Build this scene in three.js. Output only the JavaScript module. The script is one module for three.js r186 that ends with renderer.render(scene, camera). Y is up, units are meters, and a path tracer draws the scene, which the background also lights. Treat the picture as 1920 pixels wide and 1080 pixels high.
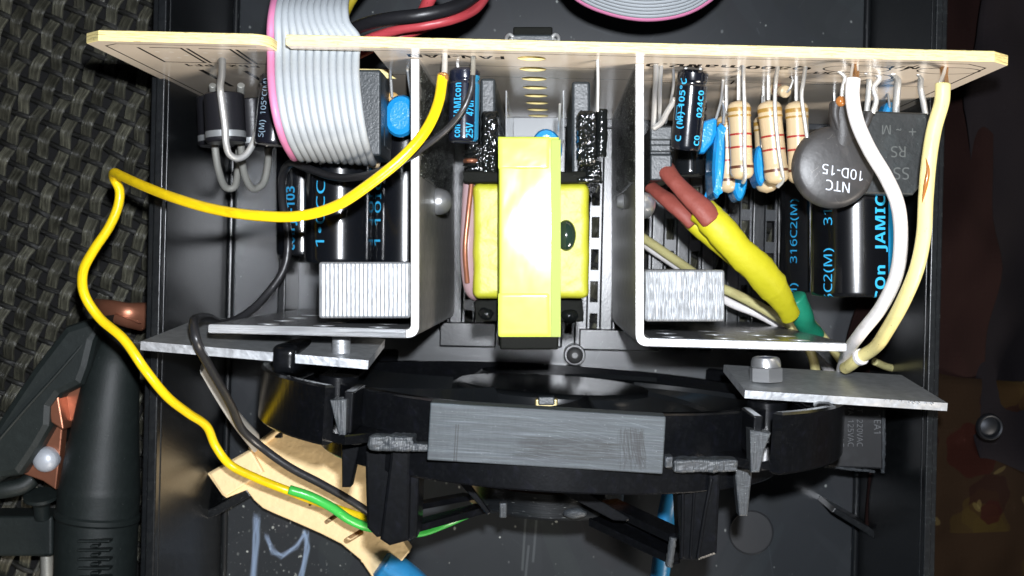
import * as THREE from 'three';
import { RoundedBoxGeometry } from 'three/addons/geometries/RoundedBoxGeometry.js';
import { mergeGeometries } from 'three/addons/utils/BufferGeometryUtils.js';
import { RectAreaLightUniformsLib } from 'three/addons/lights/RectAreaLightUniformsLib.js';

// ---------------------------------------------------------------- camera, light, exposure
// The camera looks straight down into the open case. Figures are millimetres, turned into metres when a mesh is made.
const D = 277, F = 2200, CX = 1029, CY = 499, MM = 0.001;
const scene = new THREE.Scene();
scene.background = new THREE.Color(0.010, 0.011, 0.013);
const camera = new THREE.PerspectiveCamera(2 * Math.atan(540 / F) * 180 / Math.PI, 16 / 9, 0.01, 5);
camera.position.set(0, D * MM, 0);
camera.up.set(0, 0, -1);
camera.lookAt(0, 0, 0);
camera.setViewOffset(1920, 1080, 960 - CX, 540 - CY, 1920, 1080);
camera.focus = 0.2; camera.userData.fStop = 60;
const renderer = new THREE.WebGLRenderer({ antialias: true });
renderer.toneMapping = THREE.LinearToneMapping;
renderer.toneMappingExposure = 1;
renderer.shadowMap.enabled = true;
RectAreaLightUniformsLib.init();
// the flash of the camera, just beside the lens
const flash = new THREE.PointLight(0xf4f8ff, 0.31);
flash.position.set(0.004, 0.281, -0.014);
flash.castShadow = true;
flash.shadow.radius = 0.13;
flash.name = 'flash_lamp';
scene.add(flash);
// a lamp of the room, off to the front right: it lights the board's face and throws the leads' shadows to the left
const roomLamp = new THREE.RectAreaLight(0xfff4e6, 25, 0.5, 0.5);
roomLamp.position.set(0.72, 0.60, 0.95);
roomLamp.lookAt(0, 0.05, -0.03);
roomLamp.name = 'room_lamp';
scene.add(roomLamp);

// ---------------------------------------------------------------- helpers
let seed = 12345;
const rnd = () => { seed = (seed + 0x6d2b79f5) | 0; let t = Math.imul(seed ^ (seed >>> 15), 1 | seed); t = (t + Math.imul(t ^ (t >>> 7), 61 | t)) ^ t; return ((t ^ (t >>> 14)) >>> 0) / 4294967296; };
const rr = (a, b) => a + (b - a) * rnd();
const V = (x, y, z) => new THREE.Vector3(x, y, z);
const lerp = (a, b, t) => a + (b - a) * t;
// where the photograph's picture point (px, py) lies if it stands h millimetres above the case floor
const P = (px, py, h) => V((px - CX) * (D - h) / F, h, (py - CY) * (D - h) / F);
const K = (px, h) => px * (D - h) / F;                   // picture length to mm at height h
const TH = -0.0234;                                       // the case and board stand turned by 1.3 degrees
const boardZ = (x) => -34.8 + 0.0234 * x;

const hash = (x, y) => { let n = Math.imul(x | 0, 374761393) + Math.imul(y | 0, 668265263); n = Math.imul(n ^ (n >>> 13), 1274126177); return ((n ^ (n >>> 16)) >>> 0) / 4294967296; };
function vnoise(x, y, per = 0) {
  const ix = Math.floor(x), iy = Math.floor(y), fx = x - ix, fy = y - iy, m = per ? (v) => ((v % per) + per) % per : (v) => v;
  const s = fx * fx * (3 - 2 * fx), t = fy * fy * (3 - 2 * fy);
  return lerp(lerp(hash(m(ix), m(iy)), hash(m(ix + 1), m(iy)), s), lerp(hash(m(ix), m(iy + 1)), hash(m(ix + 1), m(iy + 1)), s), t);
}
const fbm = (x, y, per = 0, oct = 4) => { let a = 0.5, s = 0, f = 1; for (let i = 0; i < oct; i++) { s += a * vnoise(x * f + i * 17, y * f + i * 31, per ? per * f : 0); a *= 0.5; f *= 2; } return s / (1 - Math.pow(0.5, oct)); };

const names = new Map();
function numbered(name) { const n = names.get(name) ?? 0; names.set(name, n + 1); return n ? name + '_' + String(n).padStart(3, '0') : name; }
function tag(o, label, category, group) { o.userData.label = label; if (category) o.userData.category = category; if (group) o.userData.group = group; return o; }
function thing(name, label, category, base, group) {
  const o = new THREE.Group(); o.name = numbered(name); o.base = base.clone(); o.position.copy(base).multiplyScalar(MM);
  scene.add(o); return tag(o, label, category, group);
}
const baseOf = (o) => { while (o && !o.base) o = o.parent; return o.base; };
function clean(g) {
  g = g.index ? g.toNonIndexed() : g;
  const out = new THREE.BufferGeometry();
  out.setAttribute('position', g.attributes.position); 
  if (!g.attributes.normal) g.computeVertexNormals();
  out.setAttribute('normal', g.attributes.normal);
  out.setAttribute('uv', g.attributes.uv ?? new THREE.BufferAttribute(new Float32Array(g.attributes.position.count * 2), 2));
  for (const q of g.groups) out.addGroup(q.start, q.count, q.materialIndex);
  return out;
}
function part(name, geos, mat, parent, label) {
  let g = [].concat(geos).map(clean); g = g.length > 1 ? mergeGeometries(g) : g[0];
  const b = baseOf(parent);
  g.translate(-b.x, -b.y, -b.z); g.scale(MM, MM, MM);
  const m = new THREE.Mesh(g, mat); m.name = name; m.castShadow = m.receiveShadow = true;
  if (label) m.userData.label = label;
  parent.add(m); return m;
}
function single(name, label, category, base, geos, mat, group) {
  let g = [].concat(geos).map(clean); g = g.length > 1 ? mergeGeometries(g) : g[0];
  g.translate(-base.x, -base.y, -base.z); g.scale(MM, MM, MM);
  const m = new THREE.Mesh(g, mat); m.name = numbered(name); m.base = base.clone(); m.position.copy(base).multiplyScalar(MM); m.castShadow = m.receiveShadow = true;
  scene.add(m); return tag(m, label, category, group);
}
// uv in mm (divided by s), by the axis that each face points along
function boxUV(g, s = 10) {
  g = clean(g);
  const p = g.attributes.position, uv = g.attributes.uv, a = V(0, 0, 0), b = V(0, 0, 0), c = V(0, 0, 0);
  for (let i = 0; i < p.count; i += 3) {
    a.fromBufferAttribute(p, i); b.fromBufferAttribute(p, i + 1); c.fromBufferAttribute(p, i + 2);
    const n = b.clone().sub(a).cross(c.clone().sub(a)), x = Math.abs(n.x), y = Math.abs(n.y), z = Math.abs(n.z);
    [a, b, c].forEach((v, k) => { if (y >= x && y >= z) uv.setXY(i + k, v.x / s, v.z / s); else if (x >= z) uv.setXY(i + k, v.z / s, v.y / s); else uv.setXY(i + k, v.x / s, v.y / s); });
  }
  return g;
}
function box(x0, x1, y0, y1, z0, z1, r = 0.3) {
  const w = x1 - x0, h = y1 - y0, d = z1 - z0, g = r > 0 ? new RoundedBoxGeometry(w, h, d, 2, Math.min(r, w / 2.05, h / 2.05, d / 2.05)) : new THREE.BoxGeometry(w, h, d);
  g.translate((x0 + x1) / 2, (y0 + y1) / 2, (z0 + z1) / 2); return boxUV(g);
}
// a box whose top is the picture rectangle at height h, going down by `down`
function boxPx(px0, py0, px1, py1, h, down, r = 0.3) { const a = P(px0, py0, h), b = P(px1, py1, h); return box(a.x, b.x, h - down, h, a.z, b.z, r); }
// a solid between two quads of four corners
function hexa(q0, q1) {
  const v = [...q0, ...q1], f = [[3, 2, 1, 0], [4, 5, 6, 7], [0, 1, 5, 4], [1, 2, 6, 5], [2, 3, 7, 6], [3, 0, 4, 7]], pos = [];
  for (const [a, b, c, d] of f) for (const i of [a, b, c, a, c, d]) pos.push(v[i].x, v[i].y, v[i].z);
  const g = new THREE.BufferGeometry(); g.setAttribute('position', new THREE.Float32BufferAttribute(pos, 3)); g.computeVertexNormals(); g.addGroup(0, 12, 0); g.addGroup(12, 24, 1); return boxUV(g);
}
function basis(g, A, B) {
  const Y = B.clone().sub(A).normalize(), up = Math.abs(Y.y) > 0.95 ? V(0, 0, 1) : V(0, 1, 0), Z = up.addScaledVector(Y, -up.dot(Y)).normalize(), X = Y.clone().cross(Z);
  g.rotateY(Math.PI); g.applyMatrix4(new THREE.Matrix4().makeBasis(X, Y, Z).setPosition(A)); return g;
}
// a turned body: profile of [radius, distance from A] along the axis A to B
function turned(profile, A, B, seg = 32) {
  const L = A.distanceTo(B), g = new THREE.LatheGeometry(profile.map(([r, t]) => new THREE.Vector2(Math.max(r, 1e-4), t)), seg), p = g.attributes.position, uv = g.attributes.uv;
  for (let i = 0; i < p.count; i++) uv.setY(i, p.getY(i) / L);
  // hard edges where the profile turns sharply
  const h = g.toNonIndexed(); h.computeVertexNormals();
  return basis(creased(h), A, B);
}
function creased(g, angle = 0.7) {
  const p = g.attributes.position, n = p.count, fn = [], map = new Map(), key = (i) => Math.round(p.getX(i) * 2e3) + '_' + Math.round(p.getY(i) * 2e3) + '_' + Math.round(p.getZ(i) * 2e3);
  const a = V(0, 0, 0), b = V(0, 0, 0), c = V(0, 0, 0);
  for (let i = 0; i < n; i += 3) {
    a.fromBufferAttribute(p, i); b.fromBufferAttribute(p, i + 1); c.fromBufferAttribute(p, i + 2);
    const f = b.clone().sub(a).cross(c.clone().sub(a)); fn.push(f);
    for (let k = 0; k < 3; k++) { const kk = key(i + k); if (!map.has(kk)) map.set(kk, []); map.get(kk).push(f); }
  }
  const out = new Float32Array(n * 3), cos = Math.cos(angle);
  for (let i = 0; i < n; i++) {
    const f = fn[(i / 3) | 0], fl = f.length() || 1, s = V(0, 0, 0);
    for (const q of map.get(key(i))) { const l = q.length(); if (l > 1e-9 && q.dot(f) / (l * fl) > cos) s.add(q); }
    if (s.lengthSq() < 1e-14) s.copy(f);
    s.normalize(); out.set([s.x, s.y, s.z], i * 3);
  }
  g.setAttribute('normal', new THREE.BufferAttribute(out, 3)); return g;
}
const rod = (A, B, r, seg = 16, r2 = r) => { const L = A.distanceTo(B), c = Math.min(0.12 * r, 0.2); return turned([[0, 0], [r - c, 0], [r, c], [r2, L - c], [r2 - c, L], [0, L]], A, B, seg); };
// a swept tube with a radius along its length; sq flattens it
function sweep(pts, radius, nSeg = 60, nRad = 10, sq) {
  const curve = new THREE.CatmullRomCurve3(pts, false, 'centripetal'), fr = curve.computeFrenetFrames(nSeg, false), len = curve.getLength(), rf = typeof radius === 'function' ? radius : () => radius;
  const pos = [], uv = [], idx = [], ring = [], wrap = Math.max(1, Math.round(2 * Math.PI * rf(0.5) / 10));
  const add = (t, i, r) => { const c = curve.getPointAt(t); ring.push([c, fr.normals[i], fr.binormals[i], r, t]); };
  add(0, 0, 1e-4); add(0, 0, rf(0) * 0.85); for (let i = 0; i <= nSeg; i++) add(i / nSeg, i, rf(i / nSeg)); add(1, nSeg, rf(1) * 0.85); add(1, nSeg, 1e-4);
  ring[1][0] = ring[1][0].clone().addScaledVector(fr.tangents[0], -rf(0) * 0.15); ring[0][0] = ring[1][0];
  const e = ring.length - 2; ring[e][0] = ring[e][0].clone().addScaledVector(fr.tangents[nSeg], rf(1) * 0.15); ring[e + 1][0] = ring[e][0];
  for (const [c, n, b, r, t] of ring) for (let k = 0; k <= nRad; k++) {
    const a = k / nRad * Math.PI * 2, [sa, sb] = sq ? sq(t, a) : [1, 1], q = c.clone().addScaledVector(n, Math.cos(a) * r * sa).addScaledVector(b, Math.sin(a) * r * sb);
    pos.push(q.x, q.y, q.z); uv.push(k / nRad * wrap, t * len / 10);
  }
  for (let i = 0; i < ring.length - 1; i++) for (let k = 0; k < nRad; k++) { const a = i * (nRad + 1) + k, b = a + nRad + 1; idx.push(a, a + 1, b, b, a + 1, b + 1); }
  const g = new THREE.BufferGeometry(); g.setAttribute('position', new THREE.Float32BufferAttribute(pos, 3)); g.setAttribute('uv', new THREE.Float32BufferAttribute(uv, 2)); g.setIndex(idx);
  const h = g.toNonIndexed(); h.computeVertexNormals(); return creased(h, 1.0);
}
// a dense box with round edges, roughened
function lump(x0, x1, y0, y1, z0, z1, r, n, amp, f = 1, sd = 0) {
  const g = new THREE.BoxGeometry(x1 - x0, y1 - y0, z1 - z0, n, n, n), p = g.attributes.position, h = V((x1 - x0) / 2 - r, (y1 - y0) / 2 - r, (z1 - z0) / 2 - r), c = V((x0 + x1) / 2, (y0 + y1) / 2, (z0 + z1) / 2), q = V(0, 0, 0), k = V(0, 0, 0);
  for (let i = 0; i < p.count; i++) {
    q.fromBufferAttribute(p, i); k.set(THREE.MathUtils.clamp(q.x, -h.x, h.x), THREE.MathUtils.clamp(q.y, -h.y, h.y), THREE.MathUtils.clamp(q.z, -h.z, h.z)); q.sub(k); const l = q.length() || 1; q.divideScalar(l);
    const w = k.clone().addScaledVector(q, r).add(c); w.addScaledVector(q, (fbm(w.x * f + sd + w.y * 0.6 * f, w.z * f + w.y * f * 0.8 + 50, 0, 3) - 0.5) * 2 * amp); p.setXYZ(i, w.x, w.y, w.z);
  }
  return boxUV(creased(g.toNonIndexed(), 1.1));
}
function lumpPx(px0, py0, px1, py1, h, down, r, n, amp, f, sd) { const a = P(px0, py0, h), b = P(px1, py1, h); return lump(a.x, b.x, h - down, h, a.z, b.z, r, n, amp, f, sd); }
const pxs = (list) => list.map(([x, y, h]) => P(x, y, h));
// a polygon of picture points at height h, standing on h - down
function slab(list, h, down, bevel = 0.3, holes = []) {
  const pt = ([x, y]) => { const p = P(x, y, h); return new THREE.Vector2(p.x, -p.z); };
  const s = new THREE.Shape(list.map(pt)); for (const q of holes) s.holes.push(new THREE.Path(q.map(pt)));
  const g = new THREE.ExtrudeGeometry(s, { depth: down - 2 * bevel, bevelEnabled: bevel > 0, bevelThickness: bevel, bevelSize: bevel, bevelOffset: -bevel, bevelSegments: 2, curveSegments: 16 });
  g.rotateX(-Math.PI / 2); g.translate(0, h - down + bevel, 0); return boxUV(g);
}
// a plate standing upright: outline in x, y; z from z0 to z0 + t
function upright(shape, z0, t, bevel = 0.15) {
  const g = new THREE.ExtrudeGeometry(shape, { depth: t - 2 * bevel, bevelEnabled: bevel > 0, bevelThickness: bevel, bevelSize: bevel, bevelOffset: -bevel, bevelSegments: 1, curveSegments: 20 });
  g.translate(0, 0, z0 + bevel); return boxUV(g);
}
const poly = (pts) => new THREE.Shape(pts.map(([x, y]) => new THREE.Vector2(x, y)));
const circ = (x, y, r) => { const p = new THREE.Path(); p.absellipse(x, y, r, r, 0, Math.PI * 2, true); return p; };
// a lumpy sheet lying over an upright face: at(u, v) gives the place, n its normal
function lumpy(at, n, nu, nv, thick, sd, edge = 0.12) {
  const pos = [], idx = [], uv = [];
  for (let j = 0; j <= nv; j++) for (let i = 0; i <= nu; i++) {
    const u = i / nu, v = j / nv, e = Math.min(u, 1 - u, v, 1 - v) / edge, f = Math.min(1, e), q = at(u, v), k = thick * (0.35 + fbm(u * 9 + sd, v * 9, 0, 3)) * Math.sqrt(f) * (fbm(u * 4 + sd * 3, v * 4, 0, 2) + f * 0.9 > 0.55 ? 1 : -0.3);
    q.addScaledVector(n, k); pos.push(q.x, q.y, q.z); uv.push(u * 3, v * 3);
  }
  for (let j = 0; j < nv; j++) for (let i = 0; i < nu; i++) { const a = j * (nu + 1) + i, b = a + nu + 1; idx.push(a, a + 1, b, b, a + 1, b + 1); }
  const g = new THREE.BufferGeometry(); g.setAttribute('position', new THREE.Float32BufferAttribute(pos, 3)); g.setAttribute('uv', new THREE.Float32BufferAttribute(uv, 2)); g.setIndex(idx); g.computeVertexNormals(); return g.toNonIndexed();
}
// roughens a geometry by noise along its normals
function rough(g, amp, f = 1, sd = 0) {
  const p = g.attributes.position, n = g.attributes.normal;
  for (let i = 0; i < p.count; i++) {
    const x = p.getX(i), y = p.getY(i), z = p.getZ(i), k = (fbm(x * f + sd + z * 0.7 * f, y * f + z * f * 1.3 + 50, 0, 3) - 0.5) * 2 * amp;
    p.setXYZ(i, x + n.getX(i) * k, y + n.getY(i) * k, z + n.getZ(i) * k);
  }
  return g;
}

// ---------------------------------------------------------------- textures and materials
function dataTex(n, fn, srgb = false) {
  const d = new Uint8Array(n * n * 4);
  for (let y = 0; y < n; y++) for (let x = 0; x < n; x++) { const c = fn(x / n, y / n), o = (y * n + x) * 4, a = Array.isArray(c) ? c : [c, c, c]; for (let k = 0; k < 3; k++) d[o + k] = Math.max(0, Math.min(255, a[k] * 255)); d[o + 3] = 255; }
  const t = new THREE.DataTexture(d, n, n); t.wrapS = t.wrapT = THREE.RepeatWrapping; t.magFilter = THREE.LinearFilter; t.minFilter = THREE.LinearMipmapLinearFilter; t.generateMipmaps = true; if (srgb) t.colorSpace = THREE.SRGBColorSpace; t.needsUpdate = true; return t;
}
function canvasTex(w, h, draw, flip = true) {
  const c = document.createElement('canvas'); c.width = w; c.height = h; draw(c.getContext('2d'), w, h);
  const t = new THREE.CanvasTexture(c); t.colorSpace = THREE.SRGBColorSpace; t.flipY = flip; t.wrapS = t.wrapT = THREE.RepeatWrapping; t.anisotropy = 8; return t;
}
const tGrain = dataTex(256, (u, v) => fbm(u * 32, v * 32, 32, 4));
const tBlotch = dataTex(256, (u, v) => { const a = fbm(u * 6, v * 6, 6, 5); return 0.45 + 0.55 * a; });
const tBrush = dataTex(256, (u, v) => 0.5 * vnoise(u * 128, v * 4, 128) + 0.5 * vnoise(u * 48 + 7, v * 8, 48));
const tSaw = dataTex(256, (u, v) => 0.55 * (0.5 + 0.5 * Math.sin(u * Math.PI * 2 * 14)) + 0.45 * fbm(u * 24, v * 6, 0, 3));
const tRoughMetal = dataTex(256, (u, v) => { const s = 0.35 + 0.5 * fbm(u * 12, v * 12, 12, 4) + 0.2 * vnoise(u * 90, v * 5, 90); return [0, s, 0]; });
const tSpark = dataTex(256, (u, v) => Math.pow(fbm(u * 24, v * 24, 24, 3), 1.6));
const tAlu = dataTex(256, (u, v) => { const a = 0.8 + 0.2 * fbm(u * 10, v * 10, 10, 4) - 0.12 * Math.max(0, fbm(u * 22 + 9, v * 22, 22, 3) - 0.6); return [a, a, a * 1.0]; }, true);
// scuffed black plastic: grey scratches and pale dust on black
function scuffTex(n, base, scratches, dust, grey, sd) {
  return canvasTex(n, n, (c) => {
    seed = sd; c.fillStyle = base; c.fillRect(0, 0, n, n);
    for (let i = 0; i < 260; i++) { c.fillStyle = `rgba(${grey},${rr(0.005, 0.025)})`; c.beginPath(); c.ellipse(rr(0, n), rr(0, n), rr(10, n / 8), rr(5, n / 20), rr(0, 3), 0, 7); c.fill(); }
    for (let i = 0; i < scratches; i++) { c.strokeStyle = `rgba(${grey},${rr(0.06, 0.4)})`; c.lineWidth = rr(0.4, 1.6); c.beginPath(); const x = rr(0, n), y = rr(0, n), a = rr(-0.4, 0.4), l = rr(10, n / 3); c.moveTo(x, y); c.quadraticCurveTo(x + l * 0.5, y + rr(-6, 6), x + Math.cos(a) * l, y + Math.sin(a) * l); c.stroke(); }
    for (let i = 0; i < dust; i++) { c.fillStyle = `rgba(200,205,200,${rr(0.15, 0.8)})`; const s = Math.pow(rnd(), 3) * 1.8 + 0.4; c.beginPath(); c.ellipse(rr(0, n), rr(0, n), s, s * rr(0.6, 1.4), 0, 0, 7); c.fill(); }
  });
}
const mat = (o) => new THREE.MeshPhysicalMaterial(o);
const rgb = (r, g, b) => new THREE.Color().setRGB(r, g, b);
const M = {};
M.casePlastic = mat({ map: scuffTex(512, '#131517', 70, 420, '100,108,114', 11), roughness: 0.28, bumpMap: tGrain, bumpScale: 0.000012 });
M.fanPlastic = mat({ map: scuffTex(1024, '#0c0d0f', 24, 90, '70,76,80', 12), roughness: 0.2, bumpMap: tGrain, bumpScale: 0.000007 });
M.blade = mat({ color: rgb(0.007, 0.008, 0.009), roughness: 0.2, bumpMap: tGrain, bumpScale: 0.000006 });
M.sanded = mat({ map: canvasTex(1024, 512, (c, w, h) => {
  seed = 13; c.fillStyle = '#30363a'; c.fillRect(0, 0, w, h);
  for (let i = 0; i < 500; i++) { c.fillStyle = `rgba(${rnd() > 0.5 ? '120,130,138' : '22,25,28'},${rr(0.03, 0.12)})`; c.beginPath(); c.ellipse(rr(0, w), rr(0, h), rr(20, 200), rr(1, 9), rr(-0.06, 0.06), 0, 7); c.fill(); }
  for (let i = 0; i < 420; i++) { c.fillStyle = `rgba(14,16,18,${rr(0.04, 0.2)})`; const x = w * rr(0.40, 0.80), y = h * rr(0.5, 0.86) - (x / w - 0.4) * 60; c.beginPath(); c.ellipse(x, y, rr(10, 80), rr(1.5, 9), rr(-0.25, 0.15), 0, 7); c.fill(); }
  for (let i = 0; i < 60; i++) { c.strokeStyle = `rgba(16,18,20,${rr(0.15, 0.4)})`; c.lineWidth = rr(2, 7); c.beginPath(); const x = w * rr(0.8, 0.91); c.moveTo(x, h * rr(0.22, 0.3)); c.bezierCurveTo(x + rr(-15, 15), h * 0.45, x + rr(-10, 30), h * 0.7, x + rr(0, 40), h * rr(0.7, 0.97)); c.stroke(); }
  for (const x of [0.115, 0.125]) { c.strokeStyle = 'rgba(20,22,24,.6)'; c.lineWidth = 5; c.beginPath(); c.moveTo(w * x, h * 0.35); c.lineTo(w * x, h); c.stroke(); }
  for (let i = 0; i < 700; i++) { c.strokeStyle = `rgba(165,176,184,${rr(0.03, 0.3)})`; c.lineWidth = rr(0.4, 1.6); c.beginPath(); const x = rr(0, w), y = rr(0, h), a = x > w * 0.35 && rnd() > 0.5 ? rr(0.15, 0.5) : rr(-0.08, 0.08), l = rr(15, 240); c.moveTo(x, y); c.lineTo(x + Math.cos(a) * l, y + Math.sin(a) * l); c.stroke(); }
  for (let i = 0; i < 200; i++) { c.fillStyle = `rgba(200,205,208,${rr(0.2, 0.8)})`; c.fillRect(rr(0, w), rr(0, h), rr(1, 3), rr(1, 3)); }
}, false), roughness: 0.62, bumpMap: tBrush, bumpScale: 0.00003 });
M.cut = mat({ map: scuffTex(256, '#2a2e31', 120, 60, '150,158,162', 14), roughness: 0.5, bumpMap: tBrush, bumpScale: 0.00008 });
M.alu = mat({ map: tAlu, color: rgb(0.86, 0.87, 0.88), metalness: 1, roughness: 0.9, roughnessMap: tRoughMetal, bumpMap: tGrain, bumpScale: 0.00002 });
M.mirror = mat({ map: tAlu, color: rgb(0.5, 0.51, 0.52), metalness: 0.8, roughness: 0.26, bumpMap: tGrain, bumpScale: 0.000012 });
M.aluCut = mat({ map: tAlu, color: rgb(0.62, 0.64, 0.66), metalness: 0.75, roughness: 0.48, bumpMap: tBlotch, bumpScale: 0.00026 });
M.sawn = mat({ map: tAlu, color: rgb(0.44, 0.46, 0.48), metalness: 0.6, roughness: 0.5, bumpMap: tSaw, bumpScale: 0.0001 });
M.sawnRough = mat({ map: tAlu, color: rgb(0.40, 0.42, 0.44), metalness: 0.55, roughness: 0.55, bumpMap: tBrush, bumpScale: 0.0002 });
M.plateFace = mat({ map: tAlu, color: rgb(0.58, 0.57, 0.54), metalness: 0.5, roughness: 0.36, bumpMap: tBlotch, bumpScale: 0.00005 });
M.strip = mat({ map: tAlu, color: rgb(0.46, 0.48, 0.49), metalness: 0.5, roughness: 0.42, bumpMap: tBrush, bumpScale: 0.000012 });
M.steel = mat({ color: rgb(0.68, 0.69, 0.70), metalness: 0.85, roughness: 0.3, bumpMap: tBlotch, bumpScale: 0.00008 });
M.lead = mat({ color: rgb(0.66, 0.66, 0.64), metalness: 0.6, roughness: 0.38, bumpMap: tGrain, bumpScale: 0.00003 });
M.solder = mat({ color: rgb(0.36, 0.36, 0.33), metalness: 0.45, roughness: 0.42, bumpMap: tGrain, bumpScale: 0.00005 });
M.copper = mat({ color: rgb(0.42, 0.17, 0.10), metalness: 0.7, roughness: 0.4, bumpMap: tBlotch, bumpScale: 0.0001 });
M.flux = mat({ color: rgb(0.42, 0.2, 0.06), metalness: 0.4, roughness: 0.2, bumpMap: tGrain, bumpScale: 0.0002 });
M.brownGlue = mat({ color: rgb(0.35, 0.13, 0.03), roughness: 0.2 });
M.resin = mat({ color: rgb(0.006, 0.007, 0.007), roughness: 0.12, bumpMap: tSpark, bumpScale: 0.00007 });
M.resinThin = mat({ map: dataTex(256, (u, v) => { const s = fbm(u * 30, v * 30, 30, 3), k = 0.16 + 0.3 * fbm(u * 7, v * 7, 7, 3); return s > 0.69 ? [0.75, 0.78, 0.76] : [k * 0.8, k * 0.82, k * 0.78]; }, true), roughness: 0.3, bumpMap: tSpark, bumpScale: 0.0004 });
M.moulded = mat({ map: scuffTex(256, '#2c3134', 14, 60, '130,135,135', 15), roughness: 0.42, bumpMap: tGrain, bumpScale: 0.00004 });
M.ferrite = mat({ color: rgb(0.006, 0.0065, 0.005), roughness: 0.7, specularIntensity: 0.2, bumpMap: tGrain, bumpScale: 0.00003 });
M.tape = mat({ color: rgb(0.40, 0.46, 0.035), roughness: 0.55, bumpMap: tBlotch, bumpScale: 0.00006, clearcoat: 0.3, clearcoatRoughness: 0.14 });
M.tapeSide = mat({ color: rgb(0.40, 0.40, 0.025), roughness: 0.45, bumpMap: tBlotch, bumpScale: 0.0002 });
M.tapeEdge = mat({ color: rgb(0.30, 0.36, 0.09), roughness: 0.6, specularIntensity: 0.3 });
const tGrime = canvasTex(256, 256, (c, w, h) => { seed = 91; c.fillStyle = '#fff'; c.fillRect(0, 0, w, h); for (let i = 0; i < 26; i++) { c.fillStyle = `rgba(90,70,50,${rr(0.02, 0.09)})`; c.beginPath(); c.ellipse(rr(0, w), rr(0, h), rr(8, 60), rr(3, 16), rr(0, 3), 0, 7); c.fill(); } for (let i = 0; i < 26; i++) { c.fillStyle = `rgba(40,32,24,${rr(0.2, 0.6)})`; c.beginPath(); c.ellipse(rr(0, w), rr(0, h), rr(0.6, 4), rr(0.4, 1.4), rr(0, 3), 0, 7); c.fill(); } }); tGrime.repeat.set(1, 0.31);
const insul = (r, g, b, rough = 0.35) => mat({ color: rgb(r, g, b), map: tGrime, roughness: rough, bumpMap: tBlotch, bumpScale: 0.00012 });
M.yellow = insul(0.86, 0.60, 0.008, 0.3); M.black = insul(0.012, 0.012, 0.014, 0.4); M.greyBlack = insul(0.022, 0.022, 0.024, 0.35); M.white = insul(0.78, 0.75, 0.74, 0.45); M.cream = insul(0.80, 0.70, 0.30, 0.4);
M.dullCream = insul(0.52, 0.48, 0.22, 0.45); M.red = insul(0.42, 0.05, 0.06, 0.4); M.green = insul(0.05, 0.46, 0.07, 0.3); M.blue = insul(0.02, 0.19, 0.42, 0.35); M.mustard = insul(0.32, 0.25, 0.02); M.greyWire = insul(0.42, 0.41, 0.38, 0.35);
M.shrinkYellow = mat({ color: rgb(0.52, 0.48, 0.012), roughness: 0.55, bumpMap: tBlotch, bumpScale: 0.0002 }); M.shrinkRed = mat({ color: rgb(0.24, 0.055, 0.04), roughness: 0.6, bumpMap: tBlotch, bumpScale: 0.0004 }); M.shrinkGreen = mat({ color: rgb(0.012, 0.21, 0.12), roughness: 0.4, bumpMap: tBlotch, bumpScale: 0.0003 });
M.ribbonGrey = mat({ color: rgb(0.38, 0.41, 0.43), roughness: 0.45, bumpMap: tGrain, bumpScale: 0.00003 }); M.ribbonPink = mat({ color: rgb(0.60, 0.20, 0.35), roughness: 0.45 });
M.ceramicBlue = mat({ color: rgb(0.012, 0.25, 0.58), roughness: 0.22, clearcoat: 0.5, clearcoatRoughness: 0.08, bumpMap: tGrain, bumpScale: 0.00004 });
M.ntc = mat({ map: scuffTex(512, '#353434', 14, 40, '140,138,134', 16), roughness: 0.5, bumpMap: tGrain, bumpScale: 0.00003 });
M.silver = mat({ color: rgb(0.42, 0.44, 0.45), metalness: 0.6, roughness: 0.4 });
M.diode = mat({ color: rgb(0.014, 0.014, 0.017), roughness: 0.3, bumpMap: tGrain, bumpScale: 0.00002 });
M.beige = mat({ color: rgb(0.82, 0.62, 0.34), roughness: 0.5, bumpMap: tBlotch, bumpScale: 0.00035 });
M.clampRubber = mat({ map: scuffTex(512, '#1a2120', 16, 40, '90,100,98', 17), roughness: 0.55, bumpMap: tGrain, bumpScale: 0.00002 });
M.pink = mat({ color: rgb(0.36, 0.24, 0.25), roughness: 0.25, clearcoat: 0.5, clearcoatRoughness: 0.1 });
M.boardEdge = mat({ map: canvasTex(512, 512, (c, w, h) => { seed = 77; c.fillStyle = '#eedc98'; c.fillRect(0, 0, w, h); for (let i = 0; i < 500; i++) { c.fillStyle = `rgba(${rnd() > 0.5 ? '190,150,70' : '250,245,215'},${rr(0.04, 0.2)})`; c.beginPath(); c.ellipse(rr(0, w), rr(0, h), rr(2, 40), rr(1, 5), 0, 0, 7); c.fill(); } for (let i = 0; i < 260; i++) { c.fillStyle = `rgba(${rnd() > 0.5 ? '60,48,26' : '150,105,40'},${rr(0.1, 0.5)})`; const x = rr(0, w), y = h * Math.pow(rnd(), 0.6); c.beginPath(); c.ellipse(x, y, rr(0.6, 16), rr(1, 12), 0, 0, 7); c.fill(); } }), roughness: 0.6, bumpMap: tGrain, bumpScale: 0.00006 });

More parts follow.
